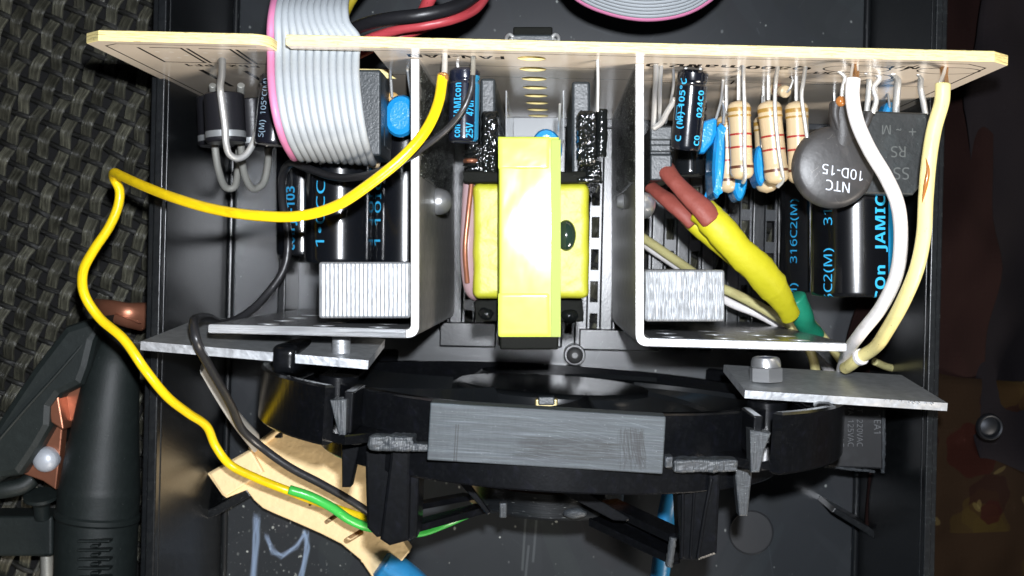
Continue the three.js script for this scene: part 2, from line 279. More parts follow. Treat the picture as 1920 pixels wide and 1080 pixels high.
// ---------------------------------------------------------------- the surface: woven strands, and the cloths on the right
{
  // warp strands run up the picture, leaning right; weft strands cross them. Lattice read off the photograph at h = -5.
  const HB = -5.6, k = (D - HB) / F, u = [10.5 * k, -29.5 * k], v = [29.5 * k, 12.5 * k], o = P(52, 82, HB);
  const top = new THREE.Group(); top.name = 'table_surface'; top.base = V(0, 0, 0); top.userData.kind = 'structure'; top.userData.label = 'dark woven plastic strands of the table surface under the case'; scene.add(top);
  part('backing', box(-260, 260, -30, -8.2, -260, 260, 0), mat({ color: rgb(0.004, 0.004, 0.004), roughness: 0.9 }), top);
  const tStrand = dataTex(256, (a, b) => { const l = 0.5 + 0.5 * Math.sin(a * Math.PI * 2 * 16 + 2 * vnoise(a * 8, b * 6, 0)), n = vnoise(a * 64, b * 3, 64), s = 0.16 + 0.3 * l * n + 0.16 * fbm(a * 8, b * 9, 0, 3); return [s * 0.95, s * 0.94, s * 0.81]; }, true);
  const mWarp = [1.0, 1.3, 0.75].map((c) => mat({ map: tStrand, color: rgb(c, c, c), roughness: 0.32, bumpMap: tBrush, bumpScale: 0.0003 }));
  const mWeft = [0.13, 0.18].map((c) => mat({ map: tStrand, color: rgb(c * 0.8, c * 0.82, c * 0.85), roughness: 0.5, bumpMap: tBrush, bumpScale: 0.0001 }));
  // a flat band over and under its neighbours
  const band = (p0, d, n, w, t, sgn, amp, wd) => {
    const pts = [], sub = 4, pos = [], uv = [], idx = [], R = 8, dir = V(d[0], 0, d[1]), len = dir.length(), side = V(-d[1], 0, d[0]).normalize(), jit = rr(0, 100);
    for (let i = 0; i <= n * sub; i++) {
      const q = i / sub, y = HB + amp * Math.sin((q + 0.5) * Math.PI) * sgn, c = V(p0.x + d[0] * q, y, p0.z + d[1] * q).addScaledVector(side, (fbm(q * 0.4 + jit, 3, 0, 2) - 0.5) * 1.4);
      for (let r = 0; r <= R; r++) { const a = r / R * Math.PI * 2, cc = Math.cos(a), ss = Math.sin(a), e = (z) => Math.sign(z) * Math.pow(Math.abs(z), 0.6); pos.push(c.x + side.x * e(cc) * w / 2, c.y + e(ss) * t / 2, c.z + side.z * e(cc) * w / 2); uv.push((0.5 + e(cc) / 2) * 0.5, q * len / 14 + jit); }
    }
    for (let i = 0; i < n * sub; i++) for (let r = 0; r < R; r++) { const a = i * (R + 1) + r, b = a + R + 1; idx.push(a, a + 1, b, b, a + 1, b + 1); }
    const g = new THREE.BufferGeometry(); g.setAttribute('position', new THREE.Float32BufferAttribute(pos, 3)); g.setAttribute('uv', new THREE.Float32BufferAttribute(uv, 2)); g.setIndex(idx); g.computeVertexNormals(); return g.toNonIndexed();
  };
  for (let j = -3; j < 56; j++) {   // warp
    const n = 54, p0 = V(o.x + v[0] * j - u[0] * 44, 0, o.z + v[1] * j - u[1] * 44);
    if (p0.x > 75) continue;
    part('strand', band(p0, u, n, 22.5 * k, 0.9, (j & 1) ? -1 : 1, 0.85), mWarp[((j * 7) % 3 + 3) % 3], top);
  }
  for (let i = -44; i < 10; i++) {  // weft
    const n = 60, p0 = V(o.x + u[0] * i - v[0] * 8, 0, o.z + u[1] * i - v[1] * 8);
    part('strand', band(p0, v, n, 10 * k, 1.2, (i & 1) ? 1 : -1, 0.5), mWeft[i & 1], top);
  }
}
function cloth(name, label, outline, h, m, folds, sd) {
  // outline: [x0, x1, z0, z1] in mm
  const [x0, x1, z0, z1] = outline, n = 70, pos = [], uv = [], idx = [];
  const f = (x, z) => h + folds * (fbm(x * 0.035 + sd, z * 0.022 + sd * 2, 0, 3) - 0.4) + 1.2 * fbm(x * 0.2, z * 0.15 + sd, 0, 2);
  for (const low of [0, 1]) for (let j = 0; j <= n; j++) for (let i = 0; i <= n; i++) { const x = lerp(x0, x1, i / n) + 5 * (fbm(j * 0.09 + sd, 1, 0, 2) - 0.5) * 3, z = lerp(z0, z1, j / n) + 14 * (fbm(i * 0.06, sd + 4, 0, 2) - 0.5); pos.push(x, f(x, z) - low * 1.0, z); uv.push(x / 60, z / 60); }
  const q = (n + 1) * (n + 1);
  for (let j = 0; j < n; j++) for (let i = 0; i < n; i++) { const a = j * (n + 1) + i, b = a + n + 1; idx.push(a, b, a + 1, b, b + 1, a + 1); idx.push(q + a, q + a + 1, q + b, q + b, q + a + 1, q + b + 1); }
  for (let i = 0; i < n; i++) { for (const [a, b] of [[i, i + 1], [n * (n + 1) + i + 1, n * (n + 1) + i], [(i + 1) * (n + 1), i * (n + 1)], [i * (n + 1) + n, (i + 1) * (n + 1) + n]]) idx.push(a, b, q + a, q + a, b, q + b); }
  const g = new THREE.BufferGeometry(); g.setAttribute('position', new THREE.Float32BufferAttribute(pos, 3)); g.setAttribute('uv', new THREE.Float32BufferAttribute(uv, 2)); g.setIndex(idx); g.computeVertexNormals();
  return [name, label, g.toNonIndexed(), m];
}
{
  const weave = dataTex(256, (u, v) => 0.5 + 0.25 * Math.sin(u * Math.PI * 2 * 60) + 0.25 * Math.sin(v * Math.PI * 2 * 60));
  const print = canvasTex(512, 512, (c, w, h) => { seed = 5; c.fillStyle = '#33261a'; c.fillRect(0, 0, w, h); for (let i = 0; i < 34; i++) { c.fillStyle = ['rgba(52,18,14,.75)', 'rgba(72,62,26,.5)', 'rgba(40,20,16,.7)'][i % 3]; c.beginPath(); const x = rr(0, w), y = rr(0, h), r = rr(18, 52); for (let k = 0; k < 7; k++) { const a = k / 7 * 6.283; c.ellipse(x + Math.cos(a) * r * 0.6, y + Math.sin(a) * r * 0.6, r * 0.6, r * 0.45, a, 0, 7); } c.fill(); } for (let i = 0; i < 14; i++) { c.fillStyle = 'rgba(120,115,75,.55)'; c.beginPath(); c.ellipse(rr(0, w), rr(0, h), rr(3, 9), rr(6, 16), rr(0, 3), 0, 7); c.fill(); } });
  const mk = ([name, label, g, m], cat, b) => single(name, label, cat, b, g, m);
  mk(cloth('printed_cloth', 'brown cloth with a dark blotchy print lying right of the case', [74, 190, 22, 160], 8, mat({ map: print, color: rgb(0.28, 0.26, 0.24), roughness: 1, specularIntensity: 0.15, bumpMap: weave, bumpScale: 0.00003 }), 20, 3), 'cloth', V(100, 0, 80));
  mk(cloth('maroon_cloth', 'dark maroon cloth hanging beside the right wall of the case', [73, 104, -140, 60], 2, mat({ color: rgb(0.009, 0.004, 0.0035), roughness: 1, specularIntensity: 0.15, bumpMap: weave, bumpScale: 0.00003 }), 26, 9), 'cloth', V(88, 0, -40));
  mk(cloth('navy_cloth', 'dark navy cloth in folds at the far right above the brown one', [99, 200, -140, 44], 6, mat({ color: rgb(0.006, 0.005, 0.006), roughness: 1, specularIntensity: 0.15, bumpMap: weave, bumpScale: 0.00003 }), 30, 21), 'cloth', V(120, 0, -40));
  const b = P(1854, 800, 26), t = thing('snap_button', 'round dark metal button on the navy cloth at right', 'button', b);
  const dark = mat({ color: rgb(0.02, 0.022, 0.026), metalness: 0.7, roughness: 0.5 });
  part('rim', turned([[2.0, 0.6], [2.2, 1.3], [2.5, 1.5], [2.8, 1.2], [2.9, 0.3], [2.7, 0]], b.clone().add(V(0, -0.4, 0)), b.clone().add(V(0.1, 1.2, 0)), 28), dark, t);
  part('cap', turned([[0, 0.1], [2.1, 0.1], [2.1, 0.6], [1.4, 1.0], [0.6, 1.15], [0, 1.2]], b.clone().add(V(0, -0.4, 0)), b.clone().add(V(0.1, 1.2, 0)), 28), dark, t);
}

// ---------------------------------------------------------------- the open plastic case
const R4 = new THREE.Matrix4().makeRotationY(TH);
const turnCase = (g) => g.applyMatrix4(R4);
{
  const t = thing('plastic_case', 'open black plastic case holding the board and fan', 'case', V(0, 0, 0));
  const X0 = -75.6, X1 = 74.3, Z0 = -96, Z1 = 108;
  // floor plate with columns of vent slots
  const s = new THREE.Shape([[X0 - 4, Z0], [X1 + 4, Z0], [X1 + 4, Z1], [X0 - 4, Z1]].map(([x, z]) => new THREE.Vector2(x, -z)));
  const cols = []; for (let i = 0; i < 15; i++) cols.push(-24.6 + i * 5.9);
  for (const x of cols) for (let r = 0; r < 5; r++) { const z = -19.5 + r * 7.6; if (x < -20 && r === 0) continue; const q = [[x - 0.95, z], [x + 0.95, z], [x + 0.95, z + 5], [x - 0.95, z + 5]]; s.holes.push(new THREE.Path(q.map(([a, b]) => new THREE.Vector2(a, -b)))); }
  const fg = new THREE.ExtrudeGeometry(s, { depth: 3, bevelEnabled: false }); fg.rotateX(-Math.PI / 2); fg.translate(0, -3, 0);
  const f2 = clean(fg), p = f2.attributes.position; for (let i = 0; i < p.count; i++) f2.attributes.uv.setXY(i, (p.getX(i) + 80) / 160, (p.getZ(i) + 96) / 204);
  const floorMap = canvasTex(2048, 2048, (c, w, h) => {
    seed = 21; c.fillStyle = '#2a2d30'; c.fillRect(0, 0, w, h);
    const X = (x) => (x + 80) / 160 * w, Z = (z) => (z + 96) / 204 * h;
    for (let i = 0; i < 300; i++) { c.fillStyle = `rgba(${rnd() > 0.4 ? '110,116,122' : '10,11,12'},${rr(0.01, 0.04)})`; c.beginPath(); c.ellipse(rr(0, w), rr(0, h), rr(10, 190), rr(8, 70), rr(0, 3), 0, 7); c.fill(); }
    for (let i = 0; i < 260; i++) { c.strokeStyle = `rgba(130,138,142,${rr(0.05, 0.22)})`; c.lineWidth = rr(0.6, 2.2); c.beginPath(); const x = rr(0, w), y = rr(0, h), a = rr(0, 6.3), l = rr(8, 90); c.moveTo(x, y); c.lineTo(x + Math.cos(a) * l, y + Math.sin(a) * l); c.stroke(); }
    for (let i = 0; i < 1700; i++) { const left = rnd() < 0.4, x = left ? X(rr(-79, -45)) : rr(0, w), y = left ? Z(rr(40, 90)) : rr(0, h), r = Math.pow(rnd(), 3) * 3.4 + 0.6; c.fillStyle = `rgba(190,195,188,${rr(0.1, 0.75)})`; c.beginPath(); c.ellipse(x, y, r, r * rr(0.5, 1.2), rr(0, 3), 0, 7); c.fill(); }
    // vertical scratches and a chalked M
    for (const [x, z0, z1] of [[-4, 58, 72], [-1.5, 60, 70], [-3.2, 66, 74]]) { c.strokeStyle = 'rgba(150,158,160,.2)'; c.lineWidth = 7; c.beginPath(); c.moveTo(X(x), Z(z0)); c.lineTo(X(x - 0.6), Z(z1)); c.stroke(); }
    const q = (px, py) => [X(K(px - CX, 0) * Math.cos(TH) - K(py - CY, 0) * Math.sin(TH)), Z(K(px - CX, 0) * Math.sin(TH) + K(py - CY, 0) * Math.cos(TH))];
    const line = (pts, lw) => { for (let k = 0; k < 34; k++) { c.strokeStyle = `rgba(128,150,178,${rr(0.05, 0.2)})`; c.lineWidth = lw * rr(0.06, 0.4); c.lineCap = 'round'; c.beginPath(); pts.forEach(([x, y], i) => { const [a, b] = q(x, y), j = lw * 0.42; i ? c.lineTo(a + rr(-j, j), b + rr(-j, j)) : c.moveTo(a + rr(-j, j), b + rr(-j, j)); }); c.stroke(); } };
    line([[481, 970], [480, 1010], [474, 1092]], 26); line([[500, 1005], [512, 1034], [530, 1044], [556, 1024], [572, 1000]], 17); line([[574, 1000], [576, 1030], [563, 1090]], 20);
  }, false);
  part('base_plate', turnCase(f2), mat({ map: floorMap, roughness: 0.29, bumpMap: tBlotch, bumpScale: 0.00003 }), t);
  // raised ribs between the slots
  for (let i = 0; i < 14; i++) part('rib', turnCase(box(cols[i] + 1.35, cols[i] + 4.55, 0.002, 1.3, -33, 19.2, 0.5)), M.casePlastic, t);
  // side walls, with the stepped rim
  for (const [a, b, c, d] of [[X0 - 3.6, X0 - 1.7, X0 - 1.702, X0], [X1 + 1.7, X1 + 3.2, X1, X1 + 1.702]]) {
    const w = part('side_wall', turnCase(box(Math.min(a, c), Math.max(b, d), 0.003, 45.6, Z0, Z1, 0.3)), M.casePlastic, t);
    part('rim', turnCase(box(c + (c < 0 ? -0.2 : 0.1), d - 0.1, 45.7, 48, Z0 + 0.2, Z1 - 0.2, 0.35)), M.casePlastic, w);
  }
  // corner fillets where wall meets floor
  part('fillet', turnCase(rod(V(X0 + 0.6, 0.5, Z0 + 1), V(X0 + 0.6, 0.5, Z1 - 1), 0.9, 12)), M.casePlastic, t);
  part('fillet', turnCase(rod(V(X1 - 0.6, 0.5, Z0 + 1), V(X1 - 0.6, 0.5, Z1 - 1), 0.9, 12)), M.casePlastic, t);
  // bracket fins in the lower corners
  const fin = (list, h, down) => part('corner_fin', slab(list, h, down, 0.2), M.casePlastic, t);
  fin([[300, 981], [328, 981], [400, 952], [462, 917], [470, 930], [408, 966], [334, 995], [300, 995]], 12, 12);
  fin([[1712, 1036], [1672, 1036], [1624, 1000], [1560, 960], [1566, 952], [1630, 988], [1678, 1026], [1712, 1027]], 14, 14);
  // solid block of the floor in front of the vents, screw boss and screw
  part('floor_step', turnCase(box(7.5, 26, 0.004, 5, 14.4, 19.2, 0.3)), M.casePlastic, t);
  part('floor_step', turnCase(box(-25, -12, 0.004, 4, 13.6, 19.2, 0.3)), M.casePlastic, t);
  const sp = P(1078, 667, 8); part('screw_boss', rod(V(sp.x, 0.01, sp.z), V(sp.x, 6, sp.z), 2.5, 24), M.casePlastic, t);
  const sc = part('screw', turned([[1.9, 0], [1.9, 1], [1.5, 1.6], [0.7, 1.9], [0.65, 1.2], [0, 1.2]], V(sp.x, 6.01, sp.z), V(sp.x, 8, sp.z), 24), mat({ color: rgb(0.10, 0.10, 0.10), metalness: 0.7, roughness: 0.5 }), t);
  const em = P(1408, 998, 0); part('ejector_mark', turned([[5.1, 0], [5.3, 0.2], [5.1, 0.4], [4.9, 0.22], [0, 0.2]], V(em.x, 0.01, em.z), V(em.x, 0.5, em.z), 40), mat({ color: rgb(0.027, 0.028, 0.03), roughness: 0.4, bumpMap: tBlotch, bumpScale: 0.00005 }), t);
  // upright ribs on the side walls' floor line
  part('wall_rib', turnCase(box(-60.6, -58.9, 0.004, 14, -6, 40, 0.3)), M.casePlastic, t);
}

// ---------------------------------------------------------------- the circuit board
{
  const t = thing('circuit_board', 'cream circuit board standing on edge across the case', 'circuit board', V(0, 0, -34.8));
  const s = new THREE.Shape(), pt = [[-76, 2], [-76, 84.2], [-73, 87], [-48.3, 87]];
  pt.forEach(([x, y], i) => (i ? s.lineTo(x, y) : s.moveTo(x, y)));
  s.quadraticCurveTo(-45.6, 86.8, -45.4, 83.6);                     // rounded tongue beside the ribbon slot
  [[-45.4, 55], [-29, 55], [-29, 83.4], [-42.2, 83.4], [-42.6, 83.8], [-42.6, 87], [72.2, 87], [75.6, 83.8], [75.6, 2]].forEach(([x, y]) => s.lineTo(x, y));
  for (let i = 0; i < 8; i++) s.holes.push(circ(-2.9 + i * 0.07, 80 - i * 10.7, 2.5));
  const g = new THREE.ExtrudeGeometry(s, { depth: 1.5, bevelEnabled: true, bevelThickness: 0.12, bevelSize: 0.12, bevelOffset: -0.12, bevelSegments: 1, curveSegments: 24 });
  g.translate(0, 0, -1.62);
  const p = g.attributes.position, uv = g.attributes.uv, n = g.attributes.normal;
  const face = canvasTex(2048, 1200, (c, w, h) => {
    seed = 31; c.fillStyle = '#e9dccb'; c.fillRect(0, 0, w, h);
    for (let i = 0; i < 240; i++) { c.fillStyle = `rgba(${rnd() > 0.5 ? '245,235,220' : '205,188,165'},${rr(0.03, 0.12)})`; c.beginPath(); c.ellipse(rr(0, w), rr(0, h), rr(5, 120), rr(4, 60), rr(0, 3), 0, 7); c.fill(); }
    const X = (x) => (x + 77) / 154 * w, Y = (y) => h - y / 90 * h, mm = w / 154, ink = '#2a2724';
    c.strokeStyle = c.fillStyle = ink;
    const line = (pts, lw = 0.35) => { c.lineWidth = lw * 1.35 * mm; c.beginPath(); pts.forEach(([x, y], i) => (i ? c.lineTo(X(x), Y(y)) : c.moveTo(X(x), Y(y)))); c.stroke(); };
    const round = (x, y, rx, ry, lw = 0.3) => { c.lineWidth = lw * mm; c.beginPath(); c.ellipse(X(x), Y(y), rx * mm, ry * mm, 0, 0, 7); c.stroke(); };
    const text = (str, x, y, size) => { c.save(); c.translate(X(x), Y(y)); c.rotate(Math.PI); c.font = `bold ${size * mm * 1.36}px sans-serif`; c.textAlign = 'center'; c.textBaseline = 'middle'; c.fillText(str, 0, 0); c.restore(); };
    line([[-73.4, 10], [-73.4, 82.6], [-71, 84.6], [-48, 84.6]], 0.22); line([[-42, 84.2], [69, 84.2], [73, 81], [73, 10]], 0.22);
    // three outlined plug places on the tongue
    for (let i = 0; i < 3; i++) { const x = -68.4 + i * 8.2; line([[x, 81.8], [x, 68], [x + 7.2, 68], [x + 7.2, 82], [x + 2, 82]], 0.34); c.fillStyle = '#f8f2e8'; for (const [a, b] of [[2, 78], [4.4, 78], [6, 75], [1.6, 72], [4, 72.5]]) { c.beginPath(); c.ellipse(X(x + a), Y(b), 0.42 * mm, 0.42 * mm, 0, 0, 7); c.fill(); } c.fillStyle = ink; text(['PF1', 'Pb2', 'Bh3'][i], x + 5.2, 65.2, 2.4); line([[x + 4, 60], [x + 4.4, 40]], 0.7); }
    text('Q800main', 33.5, 76.4, 3.5); text('V2.9', 21.2, 76.4, 3.5); text('FAN-FAN', -15.6, 80, 2.9); text('X1', 47.6, 72.5, 2.2); text('N/L', 59.5, 79.6, 2.6); text('R2', 34, 66, 1.8);
    round(52.5, 77, 5.6, 3.4); round(68, 77.4, 5.2, 3.2); round(52, 68, 9, 6); line([[55, 79.3], [66, 79.3]], 0.22); line([[61.4, 82], [60, 76]], 0.3); line([[-40, 60], [70, 60]], 0.18);
    line([[-21, 71.5], [60, 71.5]], 0.18); line([[20, 62], [34, 62], [34, 58], [20, 58], [20, 62]], 0.25);
  });
  // silkscreened faces, and the bare edge: two materials on one board
  for (let i = 0; i < p.count; i++) { const flat = Math.abs(n.getZ(i)) > 0.9; flat ? uv.setXY(i, (p.getX(i) + 77) / 154, p.getY(i) / 90) : uv.setXY(i, p.getX(i) / 40, (p.getZ(i) + 1.7) / 1.75 * 0.96 + 0.02); }
  g.rotateY(TH); g.translate(0, 0, -34.8);
  g.translate(0, 0, 34.8); g.scale(MM, MM, MM);
  const b = new THREE.Mesh(g, [mat({ map: face, roughness: 0.22, specularIntensity: 0.55, bumpMap: tGrain, bumpScale: 0.000004 }), M.boardEdge]);
  b.name = 'board'; b.castShadow = b.receiveShadow = true; t.add(b);
}
// a bare lead from the board to a place
const root = (x, h) => V(x, h, boardZ(x) - 0.4);

// ---------------------------------------------------------------- capacitors
const CYAN = '#37a9d8';
// sleeve print, drawn as the photograph shows it: x across the upper side (middle faces up), y along the body towards its tip
function sleeveTex(r, L, base, draw, res = 22) {
  return canvasTex(Math.round(2 * Math.PI * r * res), Math.round(L * res), (c, w, h) => { c.translate(w, h); c.rotate(Math.PI); c.fillStyle = base; c.fillRect(0, 0, w, h); c.scale(res, res); c.translate(Math.PI * r, 0); draw(c, (deg) => deg * Math.PI / 180 * r); });
}
function up(c, str, x, y, size, o = {}) { c.save(); c.translate(x, y); c.rotate(-Math.PI / 2); c.scale(o.wide ?? 1, 1); c.font = `${o.bold ? 'bold ' : ''}${size * 1.36}px sans-serif`; c.fillStyle = o.color ?? CYAN; c.textBaseline = 'middle'; if (o.len) c.scale(o.len / c.measureText(str).width, 1); c.fillText(str, 0, 0); c.restore(); }
function capacitor(name, label, A, B, r, draw, o = {}) {
  const L = A.distanceTo(B), t = thing(name, label, 'capacitor', A, o.group), dir = B.clone().sub(A).normalize(), g = o.groove ?? 2.2, e = Math.min(0.5, r * 0.15);
  const prof = [[r * 0.6, 0], [r - e, 0], [r, e]];
  if (o.groove !== 0) prof.push([r, g - 0.55], [r * 0.94, g - 0.3], [r * 0.9, g], [r * 0.94, g + 0.3], [r, g + 0.55]);
  prof.push([r, L - 2 * e], [r - e * 0.3, L - e * 0.7], [r - e, L - 0.1], [r * 0.86, L]);
  const m = mat({ map: sleeveTex(r, L, o.base ?? '#101216', draw), roughness: o.rough ?? 0.2, clearcoat: 0.6, clearcoatRoughness: 0.09, bumpMap: tBlotch, bumpScale: 0.00004 });
  part('sleeve', turned(prof, A, B, 56), m, t);
  part('can_end', turned([[r * 0.87, 0], [r * 0.8, 0.06], [0, 0.06]], B.clone().addScaledVector(dir, -0.14), B.clone().addScaledVector(dir, 0.3), 32), M.silver, t);
  part('seal', turned([[0, 0], [r * 0.62, 0], [r * 0.62, 0.4]], A.clone().addScaledVector(dir, -0.12), A.clone().addScaledVector(dir, 0.4), 32), M.ferrite, t);
  if (o.leads !== false) for (const s of [-1, 1]) { const q = A.clone().add(V(s * r * 0.45, 0, 0)); part('lead', rod(root(q.x + s * 0.2, q.y), q, 0.28, 8), M.lead, t); }
  return t;
}
capacitor('small_capacitor', 'small black capacitor marked 47uF 25V left of the yellow transformer', P(872, 130, 74), P(869, 266, 74), K(29, 76), (c, d) => {
  c.fillStyle = '#2f86ad'; c.fillRect(d(48), 1.2, d(30), 14); up(c, '25V', d(20), 12.1, 1.35, { bold: true, len: 2.6 }); up(c, '47uF', d(20), 8.3, 1.35, { bold: true, len: 3 }); up(c, 'con', d(-31), 12.1, 1.4, { bold: true, len: 2.3 }); up(c, 'JAMIcon', d(-31), 8.6, 1.4, { bold: true, len: 6 });
}, { base: '#151a2a' });
capacitor('small_capacitor', 'small black capacitor marked 024C0 right of the right heatsink', P(1300, 132, 74), P(1286, 281, 72), K(29, 74), (c, d) => {
  up(c, 'C0', d(26), 12.9, 1.25, { bold: true, len: 1.9 }); up(c, '024C0', d(26), 8.0, 1.25, { bold: true, len: 4.7 }); up(c, 'C  (M) 105°C', d(-50), 12.4, 1.3, { bold: true, len: 11 }); c.strokeStyle = CYAN; c.lineWidth = 0.16; c.strokeRect(d(-62), 6.2, d(24), 2.4);
}, { base: '#0e1118' });
capacitor('small_capacitor', 'dark capacitor marked 105 C(M) half hidden behind the ribbon cable', P(522, 142, 66), P(510, 273, 66), K(34, 66), (c, d) => {
  up(c, 'S(M)  105°C(M)', d(-34), 11.6, 1.3, { len: 10.6, color: '#8aa0b0' });
}, { base: '#14151c' });
capacitor('small_capacitor', 'shiny stub of a capacitor deep below the one marked 024C0', P(1296, 190, 44), P(1293, 330, 44), K(29, 44), () => {}, { base: '#17191b', rough: 0.12 });
const bigPrint = (a, b, da, db, sa, sb) => (c, d) => { up(c, a, d(da), 36, sa, { bold: true, wide: 1.05 }); up(c, b, d(db), 37, sb, { bold: false }); };
capacitor('large_capacitor', 'large black capacitor with blue lettering behind the left aluminium block', P(640, 240, 44), P(636, 494, 44), K(66, 50), (c, d) => { up(c, '1•0CC', d(-28), 24.2, 2.0, { len: 13.5 }); }, { groove: 2.4 });
capacitor('large_capacitor', 'large black capacitor half covered by the left heatsink plate', P(762, 240, 40), P(757, 498, 40), K(66, 46), (c, d) => { up(c, '1 10IC7', d(-40), 24.5, 1.9, { len: 17 }); }, { groove: 2.4 });
capacitor('large_capacitor', 'large dark capacitor at left behind the black wire loop', P(566, 236, 24), P(566, 480, 24), K(48, 30), (c, d) => { up(c, 'con JL-103', d(-20), 27, 2.1, { bold: true, color: '#2a8ab8' }); }, { groove: 2.4 });
const jam = P(1604, 330, 50);
capacitor('large_capacitor', 'large black capacitor marked JAMICON under the white wire', P(1604, 250, 50), P(1604, 556, 50), K(86, 55), (c, d) => {
  c.fillStyle = '#1d86bd'; c.fillRect(d(29), 0, d(14), 40); up(c, 'JAMICOn', d(14), 22.7, 2.2, { bold: true, len: 15.2 }); up(c, 'JAMICOn', d(14), 40.5, 2.2, { bold: true, len: 15.2 }); up(c, '316C2(M)', d(-54), 18.1, 2.0, { len: 14 }); up(c, '316C2(M)', d(-54), 36.2, 2.0, { len: 14 }); c.fillStyle = '#8a8a10'; c.fillRect(d(-86), 0, 0.25, 40);
}, { groove: 2.6, base: '#0b0c0f' });
capacitor('large_capacitor', 'large black capacitor marked 316C2(M) deep left of the other one', P(1534, 250, 22), P(1532, 548, 22), K(74, 30), (c, d) => {
  up(c, '316C2(M)', d(-47), 28.4, 1.8, { len: 13.9, color: '#2b93c4' }); up(c, '316C2(M)', d(-47), 46.3, 1.8, { len: 13.9, color: '#2b93c4' });
}, { groove: 2.6, base: '#121315' });

// ---------------------------------------------------------------- heatsinks
function heatsink(name, label, side, xFace, hTop, zEnd, xFar, blockPx, holes, hb) {
  const t = thing(name, label, 'heatsink', V(xFace, 0, zEnd)), W = 1.5, H0 = 3, R = 2.2, s = side, zr = boardZ(xFace);
  // an L seen from above, extruded downwards
  const sh = new THREE.Shape(), q = (x, z) => [x, -z], xo = xFace, xi = xFace + s * W;
  sh.moveTo(...q(xo, zr)); sh.lineTo(...q(xo, zEnd - R)); sh.quadraticCurveTo(...q(xo, zEnd), ...q(xo + s * R, zEnd)); sh.lineTo(...q(xo + s * (R + 0.2), zEnd)); sh.lineTo(...q(xo + s * (R + 0.2), zEnd - W)); sh.lineTo(...q(xi + s * 0.9, zEnd - W)); sh.quadraticCurveTo(...q(xi, zEnd - W), ...q(xi, zEnd - W - 0.9)); sh.lineTo(...q(xi, zr)); sh.closePath();
  const g = new THREE.ExtrudeGeometry(sh, { depth: hTop - H0 - 0.3, bevelEnabled: true, bevelThickness: 0.15, bevelSize: 0.15, bevelOffset: -0.15, bevelSegments: 2, curveSegments: 10 });
  g.rotateX(-Math.PI / 2); g.translate(0, H0 + 0.15, 0);
  part('plate', boxUV(g), [M.aluCut, M.plateFace], t);
  const tilt = 0.03, xs = xo + s * (R + 0.2), f = poly([[0, H0], [Math.abs(xFar - xs), H0], [Math.abs(xFar - xs), hTop], [0, hTop]]);
  for (const [x, y] of holes) f.holes.push(circ(Math.abs(x - xs), y, 1.75));
  const fg = upright(f, -W, W, 0.15); if (s < 0) { fg.scale(-1, 1, 1); const a = fg.attributes.position.array, nn = fg.attributes.normal.array; for (let i = 0; i < a.length; i += 9) for (let k = 0; k < 3; k++) { let x = a[i + 3 + k]; a[i + 3 + k] = a[i + 6 + k]; a[i + 6 + k] = x; x = nn[i + 3 + k]; nn[i + 3 + k] = nn[i + 6 + k]; nn[i + 6 + k] = x; } }
  fg.rotateY(-0.026); fg.translate(xs, 0, zEnd); part('flange', fg, [M.mirror, M.aluCut], t);
  const [bx0, by0, bx1, by1] = blockPx, bl = part('block', boxPx(bx0, by0, bx1, by1, hb, 58, 0.5), s < 0 ? M.sawn : M.sawnRough, t);
  // thin resin smeared over the upper half of the plate's inner side
  const nx = V(-s, 0, 0);
  part('resin_smear', lumpy((u, v) => V(xFace - s * 0.02, lerp(8, hTop - 1.2, v), lerp(zr + 0.8, zr + 20, u)), nx, 70, 70, 0.5, s + 3, 0.1), M.resinThin, t);
  part('tab', box(xFace + Math.min(0, s * 1.4), xFace + Math.max(0, s * 1.4), hTop - 6, hTop - 2.2, zr - 4, zr - 1.7, 0.2), M.alu, t);
  return t;
}
const leftSink = heatsink('heatsink', 'bent aluminium heatsink plate left of the yellow transformer', -1, -22, 77.5, K(634 - CY, 77.5), -57.9, [597, 491, 769, 597], [[-49, 72], [-49, 60], [-49, 48], [-49, 36], [-39.2, 72.5], [-39.2, 61], [-29.6, 72.5], [-29.6, 62]], 78);
const rightSink = heatsink('heatsink', 'bent aluminium heatsink plate right of the yellow transformer', 1, 14.7, 77.5, K(650 - CY, 77.5), 50.6, [1209, 506, 1359, 603], [[21.5, 73], [21.5, 62], [21.5, 51], [30.5, 73], [30.5, 62], [30.5, 51], [38.5, 72], [38.5, 60], [38.5, 48], [43.5, 73], [43.5, 61]], 78.5);
{ // pan head screws through the plates
  const head = (A, B) => turned([[0, 0], [2.5, 0], [2.6, 0.4], [2.5, 1.2], [2.15, 2.2], [1.4, 2.9], [0.6, 3.2], [0, 3.25]], A, B, 28);
  const a = P(815, 378, 50); part('screw', [head(V(-21.9, a.y, a.z), V(-18.6, a.y, a.z))], M.steel, leftSink);
  const b = P(1212, 385, 62); part('screw', [head(V(16.3, b.y, b.z), V(19.6, b.y, b.z))], M.steel, rightSink);
  const c = P(1172, 378, 48); part('screw_tip', rod(V(14.6, c.y, c.z), V(13.2, c.y, c.z), 1.6, 20, 1.2), M.steel, rightSink);
}

